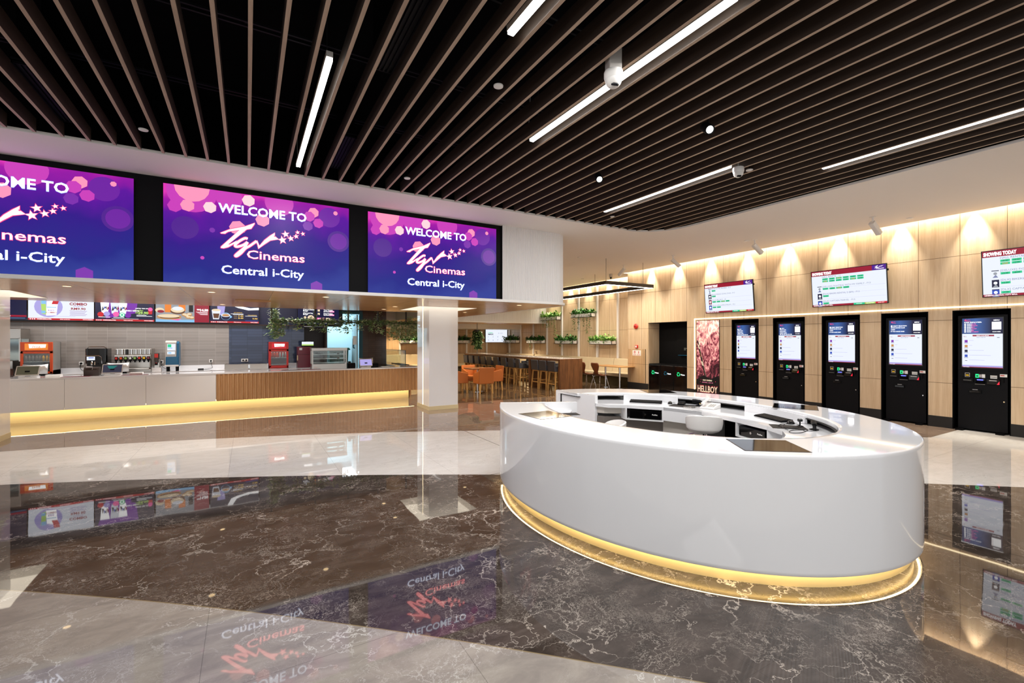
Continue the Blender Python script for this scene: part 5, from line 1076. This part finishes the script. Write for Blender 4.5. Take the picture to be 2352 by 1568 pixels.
def printer(x, lab, mt, s_, paper, y=12.72):
    t = thing('receipt_printer', lab, 'receipt printer', (x, y, CT), 0, 'receipt printers on the food counter')
    b = MB(); b.prism3([(-.12 * s_, 0, 0), (-.12 * s_, -.01, .12 * s_), (-.12 * s_, .03, .18 * s_), (-.12 * s_, .18, .18 * s_), (-.12 * s_, .18, 0)], (.24 * s_, 0, 0)); b.build('body', mt, t, bevel=.006)
    b = MB(); b.box(-.09 * s_, -.002, .125 * s_, .09 * s_, .03, .14 * s_); b.build('slot', 'black_matt', t)
    if paper: b = MB(); b.poly([(-.09, .03, .17), (.02, .03, .17), (.03, -.03, .2), (-.07, -.02, .21)]); b.poly([(.02, .03, .17), (.03, -.03, .2), (.03, -.04, .14), (.01, .0, .13)]); b.build('receipt', 'paper', t)
printer(-2.84, 'brown receipt printer with a paper slip, left of the teal till screen', 'dark_brown', 1., True); printer(2.43, 'low black receipt printer between display case and right till', 'black_matt', .75, False); printer(3.06, 'small black receipt printer right of the right till', 'black_matt', .6, False)
t = thing('card_reader', 'small dark card reader on a stalk beside the display case', 'card reader', (2.36, 12.66, CT)); b = MB(); b.lathe([(.03, 0), (.03, .01), (.01, .02), (.01, .12)], n=14); b.build('stalk', 'black_matt', t, smooth=40); b = MB(); b.T = Matrix.Translation((0, 0, .13)) @ Matrix.Rotation(R(-35), 4, 'X'); b.box(-.035, -.01, -.02, .035, .01, .06); b.build('head', 'charcoal', t)
for x, y, lab in ((-3.42, 12.75, 'stack of white napkin paper right of the left till'), (-2.1, 12.75, 'stack of white paper right of the teal till screen'), (3.35, 12.8, 'stack of white leaflets in front of the glass guard')):
    t = thing('paper_stack', lab, 'paper', (x, y, CT), 0, 'white paper stacks on the food counter'); b = MB(); b.box(-.11, -.06, 0, .11, .1, .045 if x < 0 else .015); b.build('sheets', 'paper', t)
for x, y, lab in ((-3.05, 12.6, 'maroon counter mat left of the brown printer'), (-2.1, 12.58, 'maroon counter mat in front of the soda fountain'), (.95, 12.6, 'brown counter mat in front of the red fridge'), (1.42, 12.62, 'maroon counter mat left of the display case'), (3.35, 12.6, 'brown counter mat right of the right till'), (3.95, 12.6, 'brown counter mat at the right end of the food counter')):
    t = thing('counter_mat', lab, 'counter mat', (x, y, CT), 0, 'thin mats along the food counter'); b = MB(); b.box(-.22, -.06, 0, .22, .12, .004); b.build('sheet', 'maroon' if 'maroon' in lab else 'dark_brown', t)
# glass guard and the slot at the return
t = thing('glass_guard', 'green tinted glass guard round the corner of the food counter', 'glass guard', (0, 0, CT))
b = MB(); b.box(3.42, 12.95, 0, 3.96, 12.96, .45); b.build('glass_pane', 'glass', t); b = MB(); b.box(3.96, 12.95, 0, 3.97, 15.5, .45); b.build('glass_pane', 'glass', t); b = MB(); b.box(3.4, 12.948, .45, 3.972, 12.962, .456); b.box(3.958, 12.95, .45, 3.972, 15.5, .456); b.box(3.955, 12.945, 0, 3.972, 12.962, .45); b.box(3.41, 12.946, 0, 3.405, 12.964, .45); b.build('edge', 'teal', t)
t = thing('counter_tray', 'dark sunken tray in the return of the food counter', 'tray', (4.1, 14.0, CT)); b = MB(); b.box(-.08, -.6, 0, .12, .6, .006); b.box(-.08, -.6, 0, -.07, .6, .014); b.box(.11, -.6, 0, .12, .6, .014); b.build('tray', 'black_matt', t)
# sockets
for x, w2, lab in ((-3.34, 1, 'white wall socket with black plug left of the coffee machine'), (-1.85, 1, 'white wall socket with black plug right of the soda fountain'), (-.82, 1, 'white wall socket on the grey tiles above the adapter'), (-.06, 2, 'white double wall socket on the blue tiles')):
    t = thing('wall_socket', lab, 'socket', (x, 14.199, 1.10), 0, 'sockets on the kitchen tiles'); b = MB(); b.rbox(-.04 * w2, -.008, -.04, .04 * w2, 0, .04, .006, axis='y'); b.build('plate', 'white_paint', t)
    for k in range(w2):
        b = MB(); xx = -.036 + .072 * k if w2 == 2 else 0; b.T = Matrix.Translation((xx, -.008, 0)) @ Matrix.Rotation(R(90), 4, 'X'); b.cyl(0, 0, 0, .03, .022, n=14); b.build('plug', 'black_matt', t, smooth=40)
for nm, lab, loc, pts in (('cable', 'black cable from the socket to the coffee machine', (-3.34, 14.16, CT), [(0, 0, .2), (0, -.03, .1), (.05, -.06, .04), (.14, -.08, .02), (.22, -.1, .01)]), ('cable', 'thin cable from the socket to the juice dispenser', (-1.85, 14.16, CT), [(0, 0, .2), (.02, -.03, .1), (.1, -.06, .04), (.2, -.1, .01)]),
                      ('cable', 'thin cable hanging from the socket to the black adapter', (-.82, 14.16, CT), [(0, 0, .2), (.02, -.04, .1), (.03, -.05, .03), (-.1, -.1, .005), (-.16, -.14, .005)]), ('cable', 'black cables trailing from the double socket to the red fridge', (-.06, 14.16, CT), [(-.03, 0, .2), (.1, -.04, .14), (.3, -.06, .06), (.45, -.08, .03), (.52, -.1, .02)])):
    cablething(nm, lab, 'cable', loc, pts, .005)
t = thing('power_adapter', 'small black adapter lying on the back counter', 'adapter', (-1.02, 13.95, CT)); b = MB(); b.rbox(-.06, -.025, 0, .06, .025, .03, .008); b.build('body', 'black_matt', t, bevel=.003)
t = thing('wheelie_bin', 'dark green wheeled bin inside the pale kitchen doorway', 'bin', (2.47, 15.0, 0)); b = MB(); b.prism3([(-.24, -.02, .05), (-.28, -.06, 1.4), (-.28, .5, 1.4), (-.24, .42, .05)], (0, 0, 0)); b = MB(); b.bar((0, .2, .06), (0, .2, 1.36), .46, .46, 0, .56, .56); b.build('body', 'green_plastic', t, bevel=.01); b = MB(); b.box(-.3, -.12, 1.36, .3, .5, 1.4); b.box(-.32, -.14, 1.33, .32, -.1, 1.37); b.build('lid', 'green_plastic', t, bevel=.01)
for x in (-.2, .2): b = MB(); b.tube([(x - .03, .4, .1), (x + .03, .4, .1)], .1, 16); b.build('wheel', 'black_matt', t, smooth=40)

# ------------------------------------------------------------------ plants
def leaves(b, n, fn, s0, s1, mats, seed=1):
    rn = random.Random(seed)
    for _ in range(n):
        p, up = fn(rn); s_ = rn.uniform(s0, s1); a = rn.uniform(0, 2 * PI); tl = rn.uniform(-.6, .6)
        d = Vector((math.cos(a), math.sin(a), tl + up)).normalized(); q = d.cross(Vector((0, 0, 1)))
        q = q.normalized() if q.length > .01 else Vector((1, 0, 0)); nn = d.cross(q)
        p = Vector(p); w2 = s_ * .32
        b.add([tuple(p), tuple(p + d * s_ * .45 + q * w2 + nn * s_ * .08), tuple(p + d * s_), tuple(p + d * s_ * .45 - q * w2 + nn * s_ * .08)], [(0, 1, 2), (0, 2, 3)], rn.choice(mats))
# ivy trained along a hanging black rail in front of the kitchen
t = thing('hanging_ivy', 'ivy garland trailing along a hanging black rail above the food counter', 'hanging plant', (0, 12.75, 0)); zr = 2.12
b = MB(); b.box(.5, -.02, zr - .015, 4.3, .02, zr + .015); b.build('rail', 'bronze', t)
for x in (.52, 1.52, 2.34, 3.13, 3.92): b = MB(); b.box(x - .018, -.018, zr, x + .018, .018, 3.0); b.build('hanger', 'bronze', t)
b = MB()
def along_rail(rn): x = rn.uniform(.55, 4.3); return (x, rn.gauss(0, .05), zr + rn.gauss(.01, .035)), 0
leaves(b, 1500, along_rail, .06, .12, [0, 0, 0, 1], 3)
drops = [(.58, .42, 90), (.72, .34, 60), (1.1, .2, 20), (1.45, .2, 24), (1.72, .25, 26), (2.05, .22, 22), (2.3, .26, 30), (2.65, .2, 18), (2.95, .24, 26), (3.2, .28, 26), (3.5, .4, 60), (3.65, .45, 80), (3.8, .36, 60), (3.98, .42, 80), (4.12, .4, 80), (4.24, .36, 70)]
for i, (x, L_, n) in enumerate(drops): leaves(b, n * 2, lambda rn, x=x, L_=L_: ((x + rn.gauss(0, .06), rn.gauss(0, .06), zr - rn.random() * L_), -.4), .06, .11, [0, 0, 1] if i < 9 else [0, 1, 1], 20 + i)
for x, n in ((.58, 110), (1.52, 20), (2.34, 40), (3.13, 24), (4.05, 60)): leaves(b, n * 2, lambda rn, x=x: ((x + rn.gauss(0, .05), rn.gauss(0, .05), zr + rn.random() * (.3 if x < 4 else .22)), 0), .05, .08, [0, 0, 1], int(x * 100))
b.build('foliage', ['leaf_ivy', 'leaf_ivy_pale'], t)
b = MB()
for x, L_, n in drops: b.tube([(x, 0, zr), (x + .01, .02, zr - L_ * .5), (x - .01, .03, zr - L_)], .004, 5)
b.build('vines', 'stem', t)
# ------------------------------------------------------------------ dining corner
PY = [12.78, 13.95, 15.12, 16.30, 17.47, 18.64, 19.81, 20.97]
for i, y in enumerate(PY):
    zt = 3.95 if i < 4 else (2.43 if i < 7 else 2.17)
    b = MB(); b.box(-.03, -.04, .9, .03, .04, zt); o = put(b.build('wall_post', 'white_satin'), (12.06, y, 0))
    tag(o, f'slim white post on the timber garden wall, {ordinal(i + 1)} from the wall corner at the right', 'post', 'white posts of the garden wall')
for i, x in enumerate((10.84, 9.69, 8.52, 7.38, 6.24)):
    b = MB(); b.box(-.04, -.03, .9, .04, .03, 2.17); o = put(b.build('wall_post', 'white_satin'), (x, 21.26, 0))
    tag(o, f'slim white post on the far back wall, {ordinal(i + 1)} from its right corner', 'post', 'white posts of the back wall')
def planter(loc, rz, lab, kind, seed, vines):
    t = thing('wall_planter', lab, 'planter', loc, rz, 'white planters on the dining walls'); L_ = 1.28
    b = MB(); b.box(-L_ / 2, -.24, 0, L_ / 2, -.22, .15); b.box(-L_ / 2, -.02, 0, L_ / 2, 0, .15); b.box(-L_ / 2, -.24, 0, L_ / 2, 0, .02); b.box(-L_ / 2, -.24, 0, -L_ / 2 + .02, 0, .15); b.box(L_ / 2 - .02, -.24, 0, L_ / 2, 0, .15); b.box(-L_ / 2 + .02, -.22, .10, L_ / 2 - .02, -.02, .12); b.build('trough', 'white_satin', t)
    m_ = {'fern': ['leaf', 'leaf_dark'], 'pale': ['leaf_pale', 'leaf'], 'dark': ['leaf_dark', 'leaf']}[kind]
    b = MB(); leaves(b, 420, lambda rn: ((rn.uniform(-L_ / 2, L_ / 2), rn.uniform(-.26, .0), .11 + abs(rn.gauss(0, .085))), .7), .08, .17, [0, 0, 1], seed); leaves(b, 26, lambda rn: ((rn.uniform(-L_ / 2, L_ / 2), rn.uniform(-.28, -.22), .13 - rn.random() * .07), -.4), .06, .1, [0, 1], seed + 1); b.build('foliage', m_, t)
    if vines:
        b = MB(); rn = random.Random(seed)
        for x, d in vines:
            b2 = [(x, -.25, .13), (x + .02, -.28, .02), (x - .01, -.27, -d * .5), (x + .02, -.27, -d)]; b.tube(smoothpath(b2, 3), .004, 5, 2)
            leaves(b, int(d * 90), lambda r_, x=x, d=d: ((x + r_.gauss(0, .03), -.27 + r_.gauss(0, .02), .1 - r_.random() * (d + .1)), -.3), .05, .085, [0, 0, 1], seed + int(100 * x))
        b.build('vines', m_ + ['stem'], t)
for y, z, lab, kd, v in ((13.47, 1.47, 'white wall planter with pale bushy leaves, the lower one nearest the fire bell', 'pale', []), (15.83, 1.47, 'white wall planter with fresh green leaves, the second lower one from the wall corner', 'fern', [(.2, .1)]), (18.2, 1.48, 'white wall planter with dark leaves, the third lower one from the wall corner', 'dark', [(.25, .3)]), (20.5, 1.48, 'white wall planter with dark leaves right of the numbered screen', 'dark', []),
                         (14.65, 2.56, 'upper white wall planter with long trailing vines, nearer the pendant frame', 'fern', [(-.6, .5), (-.42, .7), (-.2, .35), (.1, .55), (.35, .5), (.45, .3)]), (16.98, 2.53, 'upper white wall planter with trailing vines under the fluted corner, farther one', 'pale', [(-.55, .75), (-.3, .35), (-.1, .3), (.1, .35), (.35, .3)])):
    planter((12.02, y, z), -PI / 2, lab, kd, int(y * 10), [(-a, c) for a, c in v])
planter((9.1, 21.2, 1.47), 0, 'white wall planter with dark leaves beside the right column, on the back wall', 'dark', 77, [])
planter((6.85, 21.2, 1.47), 0, 'white wall planter with dark leaves seen left of the right column under the ivy', 'dark', 78, [])
# long cream bench
t = thing('wall_bench', 'long cream upholstered bench along the timber garden wall', 'bench', (0, 0, 0))
for k in range(7):
    y0 = 11.52 + 1.38 * k
    b = MB(); b.prism3([(11.86, y0 + .004, .42), (11.98, y0 + .004, .95), (12.08, y0 + .004, .95), (12.08, y0 + .004, .42)], (0, 1.372, 0)); b.build('back_cushion', 'leather_cream', t, bevel=.02)
    b = MB(); b.box(11.36, y0 + .004, .34, 11.9, y0 + 1.376, .46); b.build('seat_cushion', 'leather_cream', t, bevel=.02)
b = MB(); b.box(11.5, 11.52, 0, 12.08, 21.2, .34); b.build('base', 'olive', t)
t = thing('wall_bench', 'cream bench along the far back wall below the numbered screen', 'bench', (0, 0, 0))
for k in range(6):
    x0 = 4.0 + 1.2 * k
    b = MB(); b.box(x0 + .004, 21.1, .42, x0 + 1.196, 21.28, .95); b.build('back_cushion', 'leather_cream', t, bevel=.02); b = MB(); b.box(x0 + .004, 20.65, .34, x0 + 1.196, 21.12, .46); b.build('seat_cushion', 'leather_cream', t, bevel=.02)
b = MB(); b.box(4.0, 20.75, 0, 11.2, 21.28, .34); b.build('base', 'olive', t)
# high table
t = thing('bar_table', 'long high table of rustic dark timber with pale top', 'bar table', (0, 0, 0))
b = MB(); b.box(8.60, 11.75, .96, 9.52, 19.1, 1.03); b.build('tabletop', 'rustic_wood', t, bevel=.003)
b = MB(); b.box(8.63, 11.79, 1.03, 9.49, 19.06, 1.036); b.build('inlay', 'marble_white', t)
for y in (11.75, 13.55, 16.13, 19.02):
    b = MB(); b.box(8.62 if y > 12 else 8.60, y, 0, 9.50 if y > 12 else 9.52, y + .08, .96); b.build('end_panel', 'rustic_wood', t)
# bar stools: front = -y local, backrest at +y
def bar_stool():
    t = thing('bar_stool', 'x', 'bar stool', (0, 0, 0), 0, 'black bar stools at the high table')
    b = MB(); b.rbox(-.2, -.2, .62, .2, .2, .72, .03); b.build('seat', 'leather_black', t, bevel=.012)
    b = MB(); b.prism3([(-.2, .15, .62), (-.2, .2, .96), (-.2, .25, .96), (-.2, .22, .62)], (.4, 0, 0)); b.build('backrest', 'leather_black', t, bevel=.014)
    for s_ in (-1, 1):
        b = MB(); b.box(s_ * .2, -.05, .72, s_ * .175, .2, .80); b.build('armrest', 'leather_black', t, bevel=.01)
        for u in (-1, 1): b = MB(); b.bar((s_ * .205, u * .2 + .01, 0), (s_ * .16, u * .15 + .01, .62), .032, .032, 0, .042, .042); b.build('leg', 'oak_grain', t)
    for u in (-1, 1): b = MB(); b.box(-.19, u * .185 - .002, .2, .19, u * .185 + .022, .235); b.build('stretcher', 'oak_grain', t)
    for s_ in (-1, 1): b = MB(); b.box(s_ * .18, -.18, .28, s_ * .2, .19, .31); b.build('stretcher', 'oak_grain', t)
    b = MB(); b.box(-.17, -.16, .585, .17, .18, .62); b.build('seat_rail', 'oak_grain', t)
    return t
st0 = bar_stool(); SY = [12.07, 12.58, 13.07, 14.15, 14.68, 15.25, 15.87, 16.47, 17.0, 17.6, 18.2, 18.75]
slab_ = ['nearest the end panel', 'second from the end panel', 'third from the end panel, just before the middle panel', 'first behind the middle panel, turned to show its seat', 'second behind the middle panel', 'third behind the middle panel', 'fourth behind the middle panel', 'fifth behind the middle panel', 'sixth behind the middle panel', 'seventh behind the middle panel', 'eighth behind the middle panel', 'farthest, at the left end of the table']
for i, y in enumerate(SY):
    lab = f'black bar stool with oak legs, {slab_[i]}'; loc = (8.72, y, 0); rz = PI / 2 + (R(-12) if i == 3 else 0)
    if i == 0: st0['label'] = lab; put(st0, loc, rz)
    else: dup(st0, loc, rz, lab)
for i, y in enumerate((12.6, 13.2, 14.6, 15.5, 16.7)):
    dup(st0, (9.62, y, 0), -PI / 2, f'black bar stool on the far side of the high table, {ordinal(i + 1)} from its near end')
# tan armchairs round a dark square table
def armchair():
    t = thing('armchair', 'x', 'armchair', (0, 0, 0), 0, 'tan armchairs at the square table')
    b = MB(); b.rbox(-.22, -.22, .36, .22, .2, .46, .03); b.build('seat', 'leather_tan', t, bevel=.02)
    b = MB(); b.prism3([(-.25, .17, .30), (-.25, .22, .80), (-.25, .26, .80), (-.25, .23, .30)], (.5, 0, 0)); b.build('backrest', 'leather_tan', t, bevel=.015)
    for s_ in (-1, 1):
        b = MB(); b.prism3([(s_ * .25, -.22, .30), (s_ * .25, -.22, .60), (s_ * .25, .2, .70), (s_ * .25, .22, .30)], (-s_ * .04, 0, 0)); b.build('armrest', 'leather_tan', t, bevel=.012)
        for u in (-1, 1): b = MB(); b.bar((s_ * .215, u * .2 + .01, 0), (s_ * .2, u * .18 + .01, .32), .03, .03, 0, .05, .05); b.build('leg', 'oak_grain', t)
    b = MB(); b.box(-.23, -.21, .30, .23, .2, .36); b.build('seat_frame', 'leather_tan', t)
    return t
ac = armchair(); TX, TY = 6.38, 13.15
for i, (x, y, rz, lab) in enumerate(((6.32, 12.62, 0 + PI, 'tan armchair with its back to the camera at the dark square table'), (6.98, 13.2, PI / 2 + PI, 'tan armchair right of the dark square table, turned sideways'), (5.74, 13.2, PI / 2, 'tan armchair left of the dark square table, half behind the column'), (6.45, 13.78, 0, 'tan armchair on the far side of the dark square table'))):
    if i == 0: ac['label'] = lab; put(ac, (x, y, 0), rz)
    else: dup(ac, (x, y, 0), rz, lab)
dup(ac, (5.95, 15.3, 0), R(100), 'tan armchair of the next table, only its rounded back showing beside the column')
t = thing('cafe_table', 'small square dark timber table among the tan armchairs', 'table', (TX, TY, 0))
b = MB(); b.box(-.34, -.34, .71, .34, .34, .745); b.build('tabletop', 'rustic_wood', t, bevel=.004); b = MB(); b.cyl(0, 0, .02, .71, .035, n=16); b.build('column', 'chrome', t, smooth=40); b = MB(); b.lathe([(.22, 0), (.22, .012), (.05, .03)], n=28); b.build('base', 'chrome', t, smooth=40)
# walnut shell chairs and table by the bench
def shell_chair():
    t = thing('shell_chair', 'x', 'chair', (0, 0, 0), 0, 'walnut shell chairs by the bench')
    prof = [(-.2, .455, .19), (-.1, .435, .21), (.05, .43, .205), (.13, .45, .18), (.18, .50, .13), (.2, .57, .10), (.22, .66, .15), (.245, .76, .20), (.265, .84, .19), (.27, .87, .15)]
    b = MB(); vs = []
    for y, z, w_ in prof:
        for k in range(9): u = (k - 4) / 4; vs.append((u * w_, y - (.035 * u * u if z > .5 else 0), z + (.02 * u * u if z < .5 else 0)))
    b.add(vs, [(9 * i + k, 9 * i + k + 1, 9 * i + k + 10, 9 * i + k + 9) for i in range(len(prof) - 1) for k in range(8)])
    o = b.build('seat_shell', 'walnut_ply', t, smooth=60); md = o.modifiers.new('thick', 'SOLIDIFY'); md.thickness = .012
    for sx in (-1, 1):
        for sy in (-1, 1): b = MB(); b.tube([(sx * .06, sy * .05, .425), (sx * .16, sy * .14, .40), (sx * .23, sy * .23, 0)], .011, 8); b.build('leg', 'chrome', t, smooth=50)
    return t
sc = shell_chair(); sc['label'] = 'walnut shell chair nearer the wall step, in front of the cream bench'; put(sc, (10.42, 11.92, 0), PI / 2)
dup(sc, (10.42, 12.62, 0), PI / 2, 'walnut shell chair beside the end of the high table')
sc2 = dup(sc, (10.42, 13.5, 0), PI / 2, 'walnut shell chair hidden behind the high table, only its legs showing')
t = thing('dining_table', 'pale timber table with chrome column in front of the cream bench', 'table', (10.93, 11.85, 0))
b = MB(); b.rbox(-.35, -.72, .725, .35, .72, .75, .03); b.build('tabletop', 'table_wood', t)
for q in (-.35, .35):
    b = MB(); b.cyl(0, q, .02, .725, .035, n=16); b.build('column', 'chrome', t, smooth=40); b = MB(); b.lathe([(.2, 0), (.2, .012), (.05, .03)], x=0, y=q, n=24); b.build('base', 'chrome', t, smooth=40)
# pendant frame of light
t = thing('pendant_frame_lamp', 'black rectangular pendant frame lamp with glowing underside', 'pendant lamp', (8.61, 9.6, 3.19)); X_, Y_ = 1.88, 4.9
b = MB()
for a in ((0, 0, X_, .10), (0, Y_ - .10, X_, Y_), (0, .1, .10, Y_ - .1), (X_ - .10, .1, X_, Y_ - .1)): b.box(a[0], a[1], .004, a[2], a[3], .105)
b.build('frame', 'bronze', t)
b = MB()
for a in ((.012, .012, X_ - .012, .088), (.012, Y_ - .088, X_ - .012, Y_ - .012), (.012, .088, .088, Y_ - .088), (X_ - .088, .088, X_ - .012, Y_ - .088)): b.box(a[0], a[1], 0, a[2], a[3], .01)
b.build('diffuser', 'lamp_soft', t)
for x, y in ((.05, .05), (X_ - .4, .05), (.05, 2.6), (X_ - .05, 2.6)): b = MB(); b.tube([(x, y, .1), (x, y, .74)], .007, 8); b.build('rod', 'grey_plastic', t)
# hanging fern and numbered screen
t = thing('hanging_fern', 'dark hanging fern on a rod above the far end of the high table', 'hanging plant', (9.0, 18.6, 0))
b = MB(); b.tube([(0, 0, 1.04), (0, 0, 2.42)], .02, 8); b.build('rod', 'grey_plastic', t)
b = MB(); b.lathe([(.12, 1.95), (.15, 2.05), (.15, 2.1)], n=16); b.build('pot', 'bronze', t, smooth=40)
b = MB()
def fern(rn):
    a = rn.uniform(0, 2 * PI); r = abs(rn.gauss(.12, .08)); return (r * math.cos(a), r * math.sin(a), 2.15 - rn.random() * .55 - r * .4), -.8
leaves(b, 500, fern, .1, .22, [0, 0, 1], 9); leaves(b, 160, lambda rn: ((rn.gauss(.02, .09), rn.gauss(0, .09), 1.75 - rn.random() * .45), -1.5), .1, .2, [0, 1], 10); b.build('foliage', ['leaf_dark', 'leaf_ivy'], t)
t = thing('number_screen', 'bright wall screen with rows of numbers in the far dining corner', 'screen', (11.4, 21.2, 1.52)); b = MB(); b.box(-.66, 0, -.01, .66, .06, .67); b.build('casing', 'black_gloss', t)
b = MB(); b.quad(-.645, 0, .645, .66, -.002, 0); b.text('CINEMAS', -.5, .47, -.003, .05, None, 1, .02); b.text('MAX', -.5, .39, -.003, .06, .32, 2, .05); b.text('4  1 2 3', .1, .45, -.003, .06, None, 4, .01)
for i, s_ in enumerate('1345'): b.text(s_, -.5 + .27 * i, .25, -.003, .08, None, 4, .0)
b.text('0', .5, .25, -.003, .07, None, 4)
for i, s_ in enumerate('5678'): b.text(s_, -.5 + .27 * i, .07, -.003, .09, None, 4, .0)
b.build('display', ['s_white1', 's_green', 's_navy', 's_white', 's_ink'], t)
